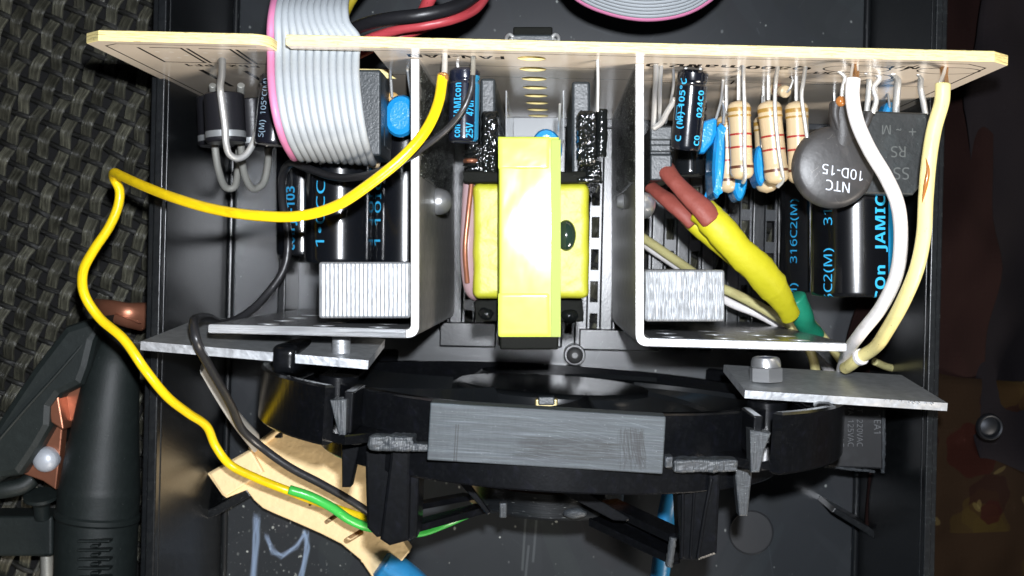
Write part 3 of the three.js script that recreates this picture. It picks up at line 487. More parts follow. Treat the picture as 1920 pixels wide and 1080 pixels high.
// ---------------------------------------------------------------- transformer
{
  const top = 84, t = thing('transformer', 'transformer wrapped in bright yellow tape in the middle', 'transformer', P(992, 450, 10));
  const a = P(934, 256, top), b = P(1050, 656, top);
  part('core', box(a.x + 0.25, b.x - 0.25, 20, top - 0.3, a.z + 0.3, b.z, 0.4), M.ferrite, t);
  // tape round the core: top sheet with creased overlap and side sheets
  const z1 = P(0, 633, top).z, tape = lump(a.x, b.x, top - 40, top + 0.15, a.z, z1, 0.45, 30, 0.035, 0.35);
  part('tape_wrap', tape, M.tape, t);
  part('tape_layer', lump(a.x - 0.06, b.x - 1.62, top - 34, top + 0.24, P(0, 549, top).z, z1 - 0.15, 0.3, 20, 0.02, 0.5, 7), M.tape, t); part('tape_layer', lump(a.x - 0.05, b.x - 1.6, top - 36, top + 0.2, a.z - 0.05, P(0, 318, top).z, 0.3, 20, 0.02, 0.5, 11), M.tape, t);
  part('tape_overlap', box(b.x - 1.5, b.x + 0.12, top - 30, top + 0.24, a.z + 0.5, z1 - 0.1, 0.1), M.tapeEdge, t);
  // winding and bobbin
  const w0 = P(886, 343, 72), w1 = P(1105, 560, 72);
  part('winding', lump(w0.x, w1.x, 32, 72, w0.z, w1.z, 1.3, 40, 0.16, 0.35), M.tapeSide, t);
  const pk = P(882, 345, 69), pk2 = P(880, 556, 69);
  part('foil_lead', sweep([pk, P(879, 400, 70), P(877, 480, 70), P(884, 540, 68), P(900, 556, 64)], (q) => 1.35, 40, 14), M.pink, t);
  part('foil_strip', sweep([P(884, 344, 71), P(877, 410, 71.9), P(872, 470, 71.7), P(876, 530, 70.4)], 0.45, 30, 8), M.copper, t);
  const bob = (x0, y0, x1, y1, h, down, m = M.ferrite) => part('bobbin', lumpPx(x0, y0, x1, y1, h, down, 0.5, 24, 0.2, 0.7), m, t);
  bob(868, 320, 1100, 344, 73, 50); bob(890, 561, 1094, 604, 68, 40); 
  part('resin_blob', rough(new THREE.SphereGeometry(1, 28, 20).scale(K(19, 76), 1.5, K(30, 76)).translate(P(1062, 441, 73.5).x, 72.2, P(1062, 441, 73.5).z), 0.06, 0.6), mat({ color: rgb(0.014, 0.028, 0.02), roughness: 0.12, clearcoat: 1, clearcoatRoughness: 0.05 }), t);
  for (const [x, y, w] of [[914, 588, 16], [1066, 590, 20]]) { const q = P(x, y, 66); part('resin_blob', rough(new THREE.SphereGeometry(1, 24, 16).scale(K(w, 70), 2.2, K(14, 70)).translate(q.x, 67, q.z), 0.4, 0.9), M.resin, t); }
}
// potted terminal modules to both sides of the core
{
  const t = thing('potted_module', 'black module with lumpy resin between transformer and right heatsink', 'module', P(1104, 250, 30));
  part('terminal_block', boxPx(1072, 152, 1107, 345, 70, 60, 0.6), M.moulded, t);
  part('potted_body', lumpPx(1083, 206, 1119, 312, 76, 40, 0.7, 40, 0.32, 1.6), M.resin, t);
  part('coil', rough(sweep([P(1128, 206, 74), P(1128, 250, 74), P(1126, 292, 74)], K(11, 74), 30, 18), 0.12, 1.2), M.resin, t);
  part('lower_ledge', lumpPx(1084, 300, 1128, 340, 72, 40, 0.5, 34, 0.32, 1.7), M.resin, t);
  part('ledge_bead', rough(sweep([P(1084, 337, 72.6), P(1105, 337, 72.8), P(1127, 337, 72.6)], 0.6, 24, 8), 0.2, 2), M.resin, t);
  part('lead', sweep([root(P(1121, 108, 81).x, 80), P(1121, 150, 79), P(1120, 208, 76)], 0.3, 24, 8), M.lead, t);
}
{
  const t = thing('potted_module', 'black module with lumpy resin between transformer and left heatsink', 'module', P(905, 290, 30));
  part('terminal_block', boxPx(900, 146, 929, 330, 69, 58, 0.6), M.moulded, t);
  part('potted_body', lumpPx(876, 268, 926, 324, 72, 45, 0.7, 36, 0.35, 1.6), M.resin, t);
  part('potted_body', lumpPx(902, 206, 933, 335, 72.5, 45, 0.8, 40, 0.32, 1.6), M.resin, t);
  for (let i = 0; i < 4; i++) part('winding_turn', sweep([P(872, 286 + i * 8, 70), P(882, 285 + i * 8, 72.4), P(894, 286 + i * 8, 71.6), P(902, 288 + i * 8, 69)], 0.42, 16, 8), i === 2 ? M.copper : M.resin, t);
}

{ // clear film folded into a channel behind the core
  const m = mat({ color: rgb(0.9, 0.93, 0.95), transmission: 0.75, thickness: 0, roughness: 0.12, ior: 1.5 }), t = thing('plastic_film', 'clear plastic film folded into a channel behind the yellow transformer', 'film', P(1003, 225, 40)), w = 0.25;
  const a = P(948, 170, 62), b = P(1058, 262, 62), z0 = a.z, z1 = P(0, 262, 62).z;
  part('side', box(a.x, a.x + w, 22, 62, z0, z1, 0), m, t); part('side', box(b.x - w, b.x, 22, 62, z0, z1, 0), m, t);
  part('floor', box(a.x + w + 0.05, b.x - w - 0.05, 22, 22.3, z0, z1, 0), mat({ color: rgb(0.26, 0.28, 0.29), transmission: 0.4, thickness: 0, roughness: 0.35 }), t);
}
// ---------------------------------------------------------------- diodes
{
  const mk = (dx, dy, h, label) => {
    const A = P(420 + dx, 176 + dy, h), B = P(424 + dx, 268 + dy, h), r = K(37, h), L = A.distanceTo(B), t = thing('diode', label, 'diode', A);
    part('body', turned([[0, 0], [r - 0.3, 0], [r, 0.3], [r, L - 2.1]], A, B, 40), M.diode, t);
    part('band', turned([[r + 0.03, 0], [r + 0.03, 1.2]], A.clone().lerp(B, (L - 2.1) / L), B, 40), M.silver, t);
    part('end', turned([[r, 0], [r, 0.6], [r - 0.3, 0.9], [0, 0.9]], A.clone().lerp(B, (L - 0.9) / L), B.clone().add(B.clone().sub(A).normalize().multiplyScalar(0.02)), 40), M.diode, t);
    return [t, A, B, r];
  };
  const [t] = mk(0, 0, 54, 'thick black diode with a silver band hanging off the board at left');
  part('lead', sweep(pxs([[417, 100, 74], [416, 140, 66], [413, 165, 62], [417, 200, 61], [422, 240, 60.5], [424, 270, 60], [430, 289, 59], [444, 297, 58], [460, 291, 57], [474, 270, 56], [482, 245, 55], [486, 226, 54]]), 0.66, 90, 10), M.lead, t);
  const [t2] = mk(-14, 6, 34, 'black diode deep under the banded one, left of its wire loops');
  part('lead', sweep(pxs([[399, 160, 48], [401, 200, 44], [403, 272, 42], [410, 320, 40], [424, 352, 37], [438, 352, 36], [446, 320, 34], [448, 276, 32]]), 0.75, 60, 10), M.solder, t2);
  const [t3] = mk(52, 12, 30, 'black diode deep under the banded one, right of its wire loops');
  part('lead', sweep(pxs([[452, 160, 52], [450, 210, 46], [452, 272, 43], [458, 325, 40], [474, 354, 37], [492, 346, 35], [502, 310, 33], [503, 276, 31]]), 0.75, 60, 10), M.solder, t3);
}
// ---------------------------------------------------------------- resistors
function resistor(label, A, B, r, over, bands, group) {
  const L = A.distanceTo(B), t = thing('resistor', label, 'resistor', A, group), tan = M.tan ??= mat({ color: rgb(0.52, 0.40, 0.24), roughness: 0.3, clearcoat: 0.5, clearcoatRoughness: 0.1 });
  const q = (s) => { const e = Math.abs(s - 0.5) * 2; return r * (e > 0.8 ? Math.sqrt(Math.max(0, 1 - ((e - 0.8) / 0.2) ** 2)) * 0.98 + 0.02 : e > 0.56 ? 1.0 : 0.95); }, prof = [];
  for (let i = 0; i <= 40; i++) prof.push([q(i / 40), L * i / 40]);
  part('body', turned(prof, A, B, 32), tan, t);
  bands.forEach(([s, col, w]) => part('band', turned([[q(s) + 0.005, 0], [q(s) + 0.03, 0.04], [q(s + w / L) + 0.03, w - 0.04], [q(s + w / L) + 0.005, w]], A.clone().lerp(B, s), B, 32), M['band' + col] ??= mat({ color: rgb(...{ red: [0.30, 0.02, 0.015], brown: [0.10, 0.035, 0.018], gold: [0.30, 0.17, 0.035] }[col]), roughness: 0.35 }), t));
  if (over) part('lead', sweep(over, 0.36, 50, 8), M.lead, t);
  part('lead', rod(root(A.x, A.y), A, 0.36, 8), M.lead, t);
  return t;
}
const BANDS = [[0.1, 'gold', 0.7], [0.19, 'gold', 0.35], [0.42, 'red', 0.35], [0.58, 'red', 0.35], [0.82, 'brown', 0.5]];
resistor('tan resistor with red bands, leftmost of the three upper ones', P(1385, 188, 68), P(1392, 338, 68), K(22, 70), pxs([[1394, 110, 80], [1394, 152, 73], [1396, 200, 71.6], [1396, 300, 71.2], [1397, 334, 69.6], [1393, 342, 68.2]]), BANDS);
resistor('tan resistor with red bands, in the middle of the three upper ones', P(1441, 188, 68), P(1458, 346, 68), K(23, 70), pxs([[1460, 110, 80], [1454, 160, 72], [1453, 200, 71.8], [1460, 280, 71.4], [1466, 320, 71], [1468, 338, 69.4], [1458, 350, 68.2]]), BANDS);
resistor('tan resistor with red bands, half hidden behind the round thermistor', P(1493, 189, 68), P(1500, 346, 68), K(22, 70), pxs([[1512, 112, 80], [1507, 150, 74], [1503, 178, 71.8], [1508, 220, 71.4], [1515, 270, 71.2], [1520, 320, 70.6]]), BANDS);
resistor('tan resistor deep under the left of the row, beside the long blue capacitor', P(1362, 215, 56), P(1366, 362, 56), K(20, 58), null, BANDS);
resistor('tan resistor deep under the middle one of the row', P(1432, 215, 56), P(1438, 362, 56), K(20, 58), null, BANDS);
{ // the small one standing on the board
  const A = root(P(1437, 166, 51).x, 58).add(V(0, 0, 1.2)), B = A.clone().add(V(1.6, 4.6, 1.2));
  const t = resistor('very small cream resistor standing out from the board above the row', A, B, 1.15, [A.clone().add(V(0.4, 0, -1.4)), A.clone().add(V(-0.2, -0.6, -0.2)), A], [[0.3, 'red', 0.3], [0.48, 'red', 0.3], [0.62, 'brown', 0.3]]);
  part('lead', sweep([B, B.clone().add(V(0.3, 0.8, -0.4)), B.clone().add(V(1.2, 0.9, -2.6))], 0.22, 16, 8), M.lead, t);
}

// ---------------------------------------------------------------- blue ceramic capacitors
function blueDisc(label, list, h, down, leads, r = 0.7) {
  const c = P(list[0][0], list[0][1], h), t = thing('blue_capacitor', label, 'capacitor', c);
  part('body', rough(slab(list, h, down, r), 0.05, 0.8), M.ceramicBlue, t);
  for (const l of leads) part('lead', sweep(pxs(l), 0.26, 20, 8), M.lead, t);
}
const oval = (cx, cy, rx, ry, rot = 0, n = 24) => Array.from({ length: n }, (_, i) => { const a = i / n * Math.PI * 2, x = Math.cos(a) * rx, y = Math.sin(a) * ry; return [cx + x * Math.cos(rot) - y * Math.sin(rot), cy + x * Math.sin(rot) + y * Math.cos(rot)]; });
blueDisc('round blue capacitor between the ribbon cable and left heatsink', oval(750, 216, 32, 40, 0.1), 62, 3.4, [[[764, 132, 66], [768, 160, 63], [772, 186, 62]], [[733, 150, 63], [735, 182, 61.6]]], 1.3);
blueDisc('flat blue capacitor beside the capacitor marked 024C0', [[1340, 220], [1346, 224], [1345, 250], [1338, 268], [1322, 287], [1312, 287], [1308, 262], [1312, 238], [1322, 226]], 64, 4, [[[1356, 150, 70], [1352, 188, 66], [1343, 222, 63.4]]], 0.8);
blueDisc('long thin blue capacitor seen on edge left of the resistors', oval(1350, 300, 12, 72, 0.06), 66, 12, [[[1356, 190, 69], [1358, 206, 67], [1357, 232, 65]], [[1354, 160, 58], [1355, 240, 56]]], 1.4);
blueDisc('blue capacitor poking out under the leftmost resistor', oval(1388, 330, 15, 46, 0), 58, 9, [[[1392, 170, 60], [1390, 250, 57], [1389, 290, 56]]], 1.2);
blueDisc('slim blue capacitor between the left and middle resistors', oval(1427, 310, 11, 38, -0.05), 60, 9, [[[1430, 180, 64], [1428, 240, 60], [1427, 276, 58]]], 1.2);
blueDisc('blue capacitor just peeping out behind the yellow transformer', oval(1024, 280, 30, 40, 0), 68, 3, [[[1050, 195, 72], [1049, 225, 70], [1048, 246, 67.5]]], 1.2);
blueDisc('dark blue capacitor behind the bridge rectifier pins', oval(1672, 232, 16, 44, 0), 44, 6, [[[1664, 170, 52], [1668, 200, 44]]], 1.2);

// ---------------------------------------------------------------- thermistor and bridge rectifier
{
  const h = 73, c = P(1567, 312, h), R = K(78, h), t = thing('thermistor', 'round dark grey thermistor printed NTC 10D-15', 'thermistor', c); 
  // neck towards the board, in shape y
  const nx = (px) => (px - 1567) * (D - h) / F, ny = (py) => -(py - 312) * (D - h) / F;
  const face = canvasTex(1024, 1024, (cc, w) => {
    seed = 41; cc.fillStyle = '#373636'; cc.fillRect(0, 0, w, w); for (let i = 0; i < 130; i++) { cc.fillStyle = `rgba(${rnd() > 0.5 ? '120,116,112' : '40,40,42'},${rr(0.02, 0.09)})`; cc.beginPath(); cc.ellipse(rr(0, w), rr(0, w), rr(10, 150), rr(6, 70), rr(0, 3), 0, 7); cc.fill(); }
    for (let i = 0; i < 60; i++) { cc.fillStyle = `rgba(200,198,190,${rr(0.1, 0.5)})`; cc.beginPath(); cc.arc(rr(0, w), rr(0, w), rr(0.6, 3), 0, 7); cc.fill(); }
    for (let i = 0; i < 26; i++) { cc.strokeStyle = `rgba(170,165,155,${rr(0.1, 0.4)})`; cc.lineWidth = rr(1, 5); cc.beginPath(); const x = rr(150, 900), y = rr(200, 900); cc.moveTo(x, y); cc.quadraticCurveTo(x + rr(-40, 40), y + rr(-20, 20), x + rr(-80, 80), y + rr(-50, 50)); cc.stroke(); }
    // texture spans 20 mm; the print reads upside down, tilted
    const q = (px, py) => [w / 2 + nx(px) / 20 * w, w / 2 - ny(py) / 20 * w]; cc.fillStyle = '#cdd3de'; cc.textAlign = 'center'; cc.textBaseline = 'middle';
    const put = (str, px, py, size, ang) => { cc.save(); cc.translate(...q(px, py)); cc.rotate(Math.PI + ang); cc.transform(1, 0, 0.12, 1, 0, 0); cc.font = `${size / 20 * w * 1.36}px sans-serif`; cc.fillText(str, 0, 0); cc.restore(); };
    put('10D-15', 1581, 323, 1.75, 0.19); put('NTC', 1572, 349, 1.8, 0.14);
  });
  const prof = []; for (let i = 0; i <= 20; i++) { const s = -1 + i / 10; prof.push([R - 2.1 + 2.1 * Math.sqrt(Math.max(0, 1 - s * s)), 2.1 + 2.0 * s]); } prof.push([R * 0.5, 4.35], [0, 4.45]);
  const gg = turned(prof, V(c.x, h - 4.4, c.z), V(c.x, h, c.z), 64), p = gg.attributes.position; for (let i = 0; i < p.count; i++) gg.attributes.uv.setXY(i, 0.5 + (p.getX(i) - c.x) / 20, 0.5 - (p.getZ(i) - c.z) / 20);
  const tm = mat({ map: face, roughness: 0.42, bumpMap: tGrain, bumpScale: 0.00002 });
  part('body', gg, tm, t);
  part('neck', sweep(pxs([[1573, 192, 71.6], [1576, 215, 71.4], [1580, 245, 71.2], [1576, 285, 70.6]]), (q) => lerp(1.7, 4.2, q), 30, 16, (q) => [lerp(1, 0.5, q), lerp(1, 0.5, q)]), M.ntc, t);
  part('neck_ridge', sweep(pxs([[1568, 192, 73], [1566, 214, 73], [1570, 232, 72.9], [1576, 258, 72.2]]), (q) => lerp(0.85, 0.3, q), 24, 10), M.ntc, t);
  part('neck_ridge', sweep(pxs([[1630, 212, 70.6], [1626, 226, 70.8], [1616, 246, 70.6]]), (q) => lerp(0.8, 0.5, q), 20, 10), M.ntc, t);
  part('lead', sweep([root(P(1580, 130, 78).x, 74), ...pxs([[1584, 145, 73], [1580, 165, 73], [1577, 200, 72.6]])], 0.4, 20, 8), M.lead, t);
  part('lead', sweep([root(P(1658, 130, 76).x, 71), ...pxs([[1650, 146, 71], [1638, 164, 71], [1643, 188, 71], [1636, 212, 70.6]])], 0.5, 24, 8), M.lead, t);
  part('glue_drop', rough(new THREE.SphereGeometry(0.9, 16, 12).translate(...P(1576, 190, 73.6).toArray()), 0.15, 1.2), M.brownGlue, t);
}
{
  const h = 66, c = P(1668, 290, h), t = thing('bridge_rectifier', 'black flat bridge rectifier with one cut corner, behind the white wire', 'rectifier', c);
  const list = [[1590, 206], [1740, 212], [1737, 336], [1712, 366], [1590, 362]], g = slab(list, h, 4, 0.35);
  const face = canvasTex(1024, 1024, (cc, w) => {
    seed = 51; cc.fillStyle = '#1d2122'; cc.fillRect(0, 0, w, w); for (let i = 0; i < 120; i++) { cc.fillStyle = `rgba(${rnd() > 0.5 ? '90,96,98' : '18,20,21'},${rr(0.03, 0.1)})`; cc.beginPath(); cc.ellipse(rr(0, w), rr(0, w), rr(10, 150), rr(6, 80), rr(0, 3), 0, 7); cc.fill(); }
    for (let i = 0; i < 90; i++) { cc.fillStyle = `rgba(185,190,188,${rr(0.15, 0.7)})`; cc.beginPath(); cc.arc(rr(0, w), rr(0, w), rr(0.6, 3), 0, 7); cc.fill(); }
    const q = (px, py) => { const p = P(px, py, h); return [(p.x - c.x + 10) / 20 * w, (p.z - c.z + 10) / 20 * w]; }; cc.fillStyle = 'rgba(92,96,94,.75)'; cc.textAlign = 'center'; cc.textBaseline = 'middle';
    const put = (str, px, py, size) => { cc.save(); cc.translate(...q(px, py)); cc.rotate(Math.PI); cc.font = `${size / 20 * w * 1.36}px sans-serif`; cc.fillText(str, 0, 0); cc.restore(); };
    put('+', 1711, 247, 2.1); put('~', 1685, 243, 1.6); put('M', 1662, 243, 1.7); put('RS', 1685, 284, 2.0); put('SS', 1690, 325, 2.2);
  }, false);
  const p = g.attributes.position; for (let i = 0; i < p.count; i++) g.attributes.uv.setXY(i, (p.getX(i) - c.x + 10) / 20, (p.getZ(i) - c.z + 10) / 20);
  part('body', g, mat({ map: face, roughness: 0.45, bumpMap: tGrain, bumpScale: 0.00003 }), t);
  const pin = (pts, r = 0.5) => part('pin', sweep(pts, r, 30, 8), M.lead, t);
  pin([root(P(1632, 112, 76).x, 73), ...pxs([[1630, 145, 67], [1628, 180, 65], [1625, 212, 64]])], 0.55);
  pin([root(P(1684, 112, 76).x, 73), ...pxs([[1683, 150, 68], [1681, 185, 65], [1680, 212, 64]])], 0.66);
  pin([root(P(1732, 118, 76).x, 73), ...pxs([[1727, 145, 69], [1726, 165, 66], [1731, 190, 65], [1735, 214, 64]])], 0.55);
}
{ // transistor on the right side of the right heatsink
  const t = thing('transistor', 'black transistor clamped on the right side of the right heatsink', 'transistor', P(1240, 290, 40));
  part('body', [boxPx(1219, 236, 1262, 263, 60, 15, 0.4), boxPx(1219, 270, 1262, 285, 60, 15, 0.4), boxPx(1219, 289, 1260, 338, 60, 15, 0.4), boxPx(1219, 260, 1258, 290, 59.4, 14, 0.3)], M.moulded, t);
  const leg = (pts, r = 0.5) => part('leg', sweep(pts, r, 30, 8), M.lead, t);
  leg([root(P(1231, 112, 78).x, 77), ...pxs([[1230, 130, 75], [1228, 180, 66], [1225, 240, 60]])], 0.5); leg(pxs([[1240, 120, 76], [1238, 160, 70], [1237, 230, 60]]), 0.36);
  leg(pxs([[1226, 240, 61], [1240, 230, 62], [1252, 208, 64], [1266, 186, 66]]), 0.55); leg(pxs([[1262, 120, 74], [1262, 165, 67], [1248, 230, 58]]), 0.26);
}
{ // connector under the ribbon's end, with the odd bits round it
  const t = thing('connector', 'black ribbon connector block on the board beside the grey cable', 'connector', P(690, 210, 50));
  part('housing', boxPx(640, 130, 714, 292, 70, 14, 0.5), M.moulded, t); part('collar', boxPx(668, 236, 722, 276, 66, 9, 0.4), M.moulded, t);
  const q = resistor('tan resistor deep below the connector block', P(706, 250, 52), P(700, 316, 52), K(12, 52), null, [[0.3, 'red', 0.4], [0.5, 'brown', 0.4]]);
  const c = thing('yellow_capacitor', 'small tan disc capacitor behind the round blue one', 'capacitor', P(733, 186, 60));
  part('body', rough(new THREE.SphereGeometry(1, 20, 14).scale(K(16, 60), 1.2, K(12, 60)).translate(...P(733, 184, 58).toArray()), 0.1, 0.7), mat({ color: rgb(0.55, 0.34, 0.12), roughness: 0.35 }), c); part('lead', sweep(pxs([[732, 130, 64], [733, 175, 59]]), 0.25, 12, 8), M.lead, c); part('lead', sweep(pxs([[735, 190, 58], [734, 240, 56], [724, 288, 54]]), 0.25, 12, 8), M.lead, c);
}
{
  const z = -38.2, t = thing('switch', 'small black switch with wire clips on the back of the board', 'switch', V(-2.5, 80, z));
  part('housing', rough(boxPx(957, 64, 1040, 86, 82, 9, 0.4), 0.08, 1.2), M.moulded, t); part('lid', boxPx(962, 50, 1036, 68, 74, 6, 0.3), M.ferrite, t);
  for (const [x, d] of [[953, 1], [1044, -1]]) { part('clip', sweep(pxs([[x - d * 3, 84, 80], [x - d * 3, 70, 81], [x + d * 4, 65, 82.2], [x + d * 9, 70, 82.4]]), 0.3, 20, 8), M.lead, t); part('clip', sweep(pxs([[x + d * 2, 86, 80], [x + d * 2, 76, 81.4], [x + d * 8, 72, 82.2]]), 0.22, 20, 8), M.lead, t); }
}

// ---------------------------------------------------------------- wires
function wire(name, label, list, r, m, o = {}) {
  const t = thing(name, label, 'wire', P(...list[0]));
  part('insulation', sweep(pxs(list), r, o.seg ?? 140, 12), m, t, null);
  return t;
}
{
  const t = wire('yellow_wire', 'bright yellow wire from the board looping outside the case at left', [[830, 142, 84], [822, 192, 86], [800, 242, 88], [760, 290, 89], [700, 340, 89], [630, 386, 88], [560, 405, 86], [480, 404, 84], [400, 392, 80], [330, 372, 76], [270, 349, 70], [228, 330, 64], [214, 324, 61], [214, 335, 58], [224, 356, 57], [222, 384, 57], [205, 425, 58], [175, 470, 60], [156, 508, 62], [157, 548, 63], [185, 594, 63], [232, 636, 64], [270, 690, 64], [312, 742, 58], [352, 774, 50], [388, 800, 42], [404, 836, 38], [430, 870, 36], [480, 896, 36], [540, 920, 36], [600, 943, 33], [650, 960, 32], [690, 974, 30], [712, 990, 28]], 0.89, M.yellow, { seg: 300 });
  part('bare_end', sweep([root(P(834, 104, 82).x, 82), ...pxs([[834, 118, 83], [833, 146, 84]])], 0.5, 16, 8), M.lead, t);
  part('flux_stain', rough(sweep(pxs([[831, 140, 84], [830, 150, 84.2]]), 0.93, 8, 12), 0.08, 1.5), M.flux, t);
  const b = wire('black_wire', 'thin black wire beside the yellow one, passing under the left heatsink to the fan', [[886, 142, 84], [884, 166, 84], [868, 205, 84], [840, 240, 83], [800, 272, 82], [750, 304, 80], [690, 328, 74], [630, 332, 64], [572, 314, 54], [545, 306, 46], [530, 330, 40], [530, 380, 36], [540, 440, 34], [534, 500, 34], [500, 552, 36], [460, 590, 40], [420, 606, 46], [392, 596, 54], [374, 596, 64], [363, 608, 74], [369, 640, 76], [393, 688, 68], [416, 728, 60], [434, 762, 52], [454, 805, 44], [484, 833, 40], [540, 874, 38], [600, 906, 36], [650, 934, 34], [690, 960, 32], [716, 980, 30]], (q) => lerp(0.5, 0.84, Math.min(1, q / 0.3)), M.greyBlack, { seg: 280 });
  part('bare_end', sweep([root(P(887, 112, 80).x, 80), ...pxs([[887, 126, 82], [886, 146, 84]])], 0.42, 14, 8), M.solder, b);
  const g = wire('green_wire', 'green wire end lying on the yellow wire and running behind the fan leg', [[543, 918, 39.5], [580, 930, 39], [620, 950, 38], [655, 974, 36], [690, 988, 33], [716, 990, 29], [752, 996, 24], [790, 998, 18], [830, 984, 14], [880, 962, 12]], 0.98, M.green, { seg: 90 });
  part('cut_core', rod(P(541.5, 917.5, 39.5), P(545, 918.5, 39.5), 0.45, 10), M.copper, g);
}
{
  const w = wire('white_wire', 'thick white wire curving down the right side, nearest the capacitor', [[1600, 148, 86], [1598, 178, 86], [1606, 225, 86], [1630, 280, 86], [1660, 330, 85], [1682, 380, 84], [1689, 440, 82], [1682, 510, 79], [1656, 570, 74], [1616, 622, 66], [1592, 656, 56], [1580, 690, 44], [1572, 730, 30]], 1.2, M.white, { seg: 140 });
  const strands = (t, x, y, n) => { for (let i = 0; i < n; i++) { const a = P(x + rr(-7, 7), y - 26, 80 + rr(-1, 1)), e = P(x + rr(-8, 8), y + 6, 86 + rr(-0.8, 0.8)); part('copper_strand', sweep([root(a.x, a.y), a.lerp(e, 0.5).add(V(rr(-0.3, 0.3), rr(0, 0.6), 0)), e], 0.28, 10, 6), i % 3 ? M.flux : M.lead, t); } };
  strands(w, 1602, 146, 8);
  const c = wire('pale_yellow_wire', 'thick pale yellow wire down the far right side with a burnt slit', [[1768, 158, 87], [1766, 190, 87], [1752, 240, 87], [1742, 300, 87], [1736, 370, 86], [1732, 440, 84], [1720, 500, 82], [1696, 560, 78], [1664, 618, 70], [1640, 652, 62], [1616, 668, 58]], 1.24, M.cream, { seg: 140 });
  strands(c, 1769, 150, 9);
  const s0 = P(1640, 654, 61), s1 = P(1598, 686, 52);
  part('collar', rod(P(1617, 668, 58.6), P(1611, 671, 57.6), 1.55, 20), M.white, c); part('ferrule', sweep([P(1612, 669, 57.8), P(1600, 680, 55), P(1585, 690, 50)], 1.2, 16, 12), M.cream, c);
  part('burn_slit', sweep(pxs([[1736, 296, 88.15], [1740, 318, 88.2], [1736, 345, 88.0], [1729, 380, 87.4]]), (q) => 0.05 + 0.34 * Math.sin(q * Math.PI), 24, 8), M.brownGlue, c);
}
{ // sleeved splice: two red sleeves into yellow shrink tube and a green one
  const t = thing('sleeved_splice', 'wire splice in red, yellow and green shrink sleeves crossing right of centre', 'wire splice', P(1400, 450, 50));
  const sq = (a, b) => () => [a, b];
  part('red_sleeve', sweep(pxs([[1246, 316, 58], [1262, 336, 61], [1290, 366, 63], [1318, 392, 64], [1334, 412, 64]]), (q) => 2.0 - 0.3 * Math.sin(q * 5), 40, 16, () => [1, 0.72]), M.shrinkRed, t);
  part('red_sleeve', sweep(pxs([[1222, 352, 54], [1240, 366, 57], [1264, 384, 59], [1286, 402, 60], [1300, 418, 60]]), (q) => 1.7 - 0.25 * Math.sin(q * 5 + 1), 36, 16, () => [1, 0.72]), M.shrinkRed, t);
  part('yellow_sleeve', rough(sweep(pxs([[1284, 396, 58], [1306, 422, 58.6], [1352, 462, 58], [1400, 506, 56], [1436, 534, 54]]), (q) => lerp(1.9, 1.3, q), 40, 16), 0.1, 0.5), M.shrinkYellow, t);
  part('yellow_sleeve', rough(sweep(pxs([[1318, 396, 62], [1340, 420, 63.4], [1380, 464, 63], [1424, 508, 61], [1454, 544, 58], [1474, 576, 55], [1482, 590, 53]]), (q) => q < 0.12 ? lerp(2.5, 2.75, q / 0.12) : q > 0.72 ? lerp(2.7, 2.05, Math.min(1, (q - 0.72) / 0.18)) : 2.75, 90, 28, () => [0.8, 1.06]), 0.4, 0.3), M.shrinkYellow, t);
  part('green_sleeve', rough(sweep(pxs([[1488, 560, 48], [1502, 588, 47], [1512, 610, 44], [1532, 628, 40]]), (q) => lerp(2.5, 1.5, q), 40, 16), 0.1, 0.6), M.shrinkGreen, t);
  part('thin_wire', sweep(pxs([[1514, 596, 42], [1536, 622, 38], [1560, 654, 32], [1586, 690, 26]]), 0.85, 30, 10), M.dullCream, t);
}
wire('cream_wire', 'dull cream wire passing behind the right aluminium block', [[1180, 430, 6], [1212, 450, 10], [1270, 490, 16], [1330, 530, 24], [1380, 552, 28], [1440, 584, 32], [1500, 624, 32], [1520, 660, 30], [1530, 700, 26], [1532, 742, 22], [1526, 778, 18], [1504, 798, 14]], 1.05, M.dullCream);
wire('grey_white_wire', 'greyish white wire beside the cream one behind the right block', [[1186, 428, 4], [1210, 458, 8], [1250, 486, 12], [1300, 520, 18], [1366, 566, 22], [1420, 588, 24], [1470, 616, 22], [1520, 660, 18], [1560, 700, 14]], 0.95, M.white);
wire('brownish_wire', 'pinkish wire stub low in front of the right wall', [[1640, 678, 30], [1664, 688, 26], [1692, 692, 22], [1722, 690, 18]], 0.8, M.dullCream, { seg: 30 });
wire('red_wire', 'red wire of the bundle behind the board, under the black one', [[652, 92, 60], [700, 70, 62], [750, 55, 64], [800, 47, 65], [850, 36, 64], [890, 18, 60], [920, -20, 54]], 0.9, M.red);
wire('red_wire', 'short red wire behind the board, lowest of the bundle', [[668, 104, 56], [710, 84, 57], [752, 68, 57], [790, 54, 56], [830, 40, 52]], 0.95, M.red);
wire('red_wire', 'red wire hanging in from the top edge of the picture', [[824, -30, 60], [808, -6, 60], [796, 18, 58], [786, 36, 54]], 1.2, M.red, { seg: 40 });
wire('black_cable', 'shiny black cable of the bundle behind the board', [[640, 66, 58], [690, 44, 64], [740, 34, 67], [790, 28, 68], [850, 14, 66], [890, -10, 62], [920, -40, 58]], 1.25, M.black);
wire('mustard_wire', 'mustard yellow wire beside the ribbon at the top edge', [[690, -40, 56], [662, -4, 56], [648, 22, 54], [640, 50, 48]], 0.95, M.mustard, { seg: 40 });
{ const t = thing('grey_flat_lead', 'stiff flat grey lead slanting behind the black wire at left', 'wire', P(382, 692, 44)); part('strap', sweep(pxs([[380, 690, 46], [398, 720, 42], [422, 757, 36], [446, 790, 30], [480, 830, 22]]), (q) => lerp(1.5, 2.4, q), 50, 16, () => [0.3, 1]), M.greyWire, t); }
wire('blue_wire', 'blue tube behind the right leg of the fan', [[1262, 915, 10], [1252, 960, 9], [1245, 1010, 9], [1240, 1060, 8], [1228, 1130, 7]], 2.2, M.blue, { seg: 40 });
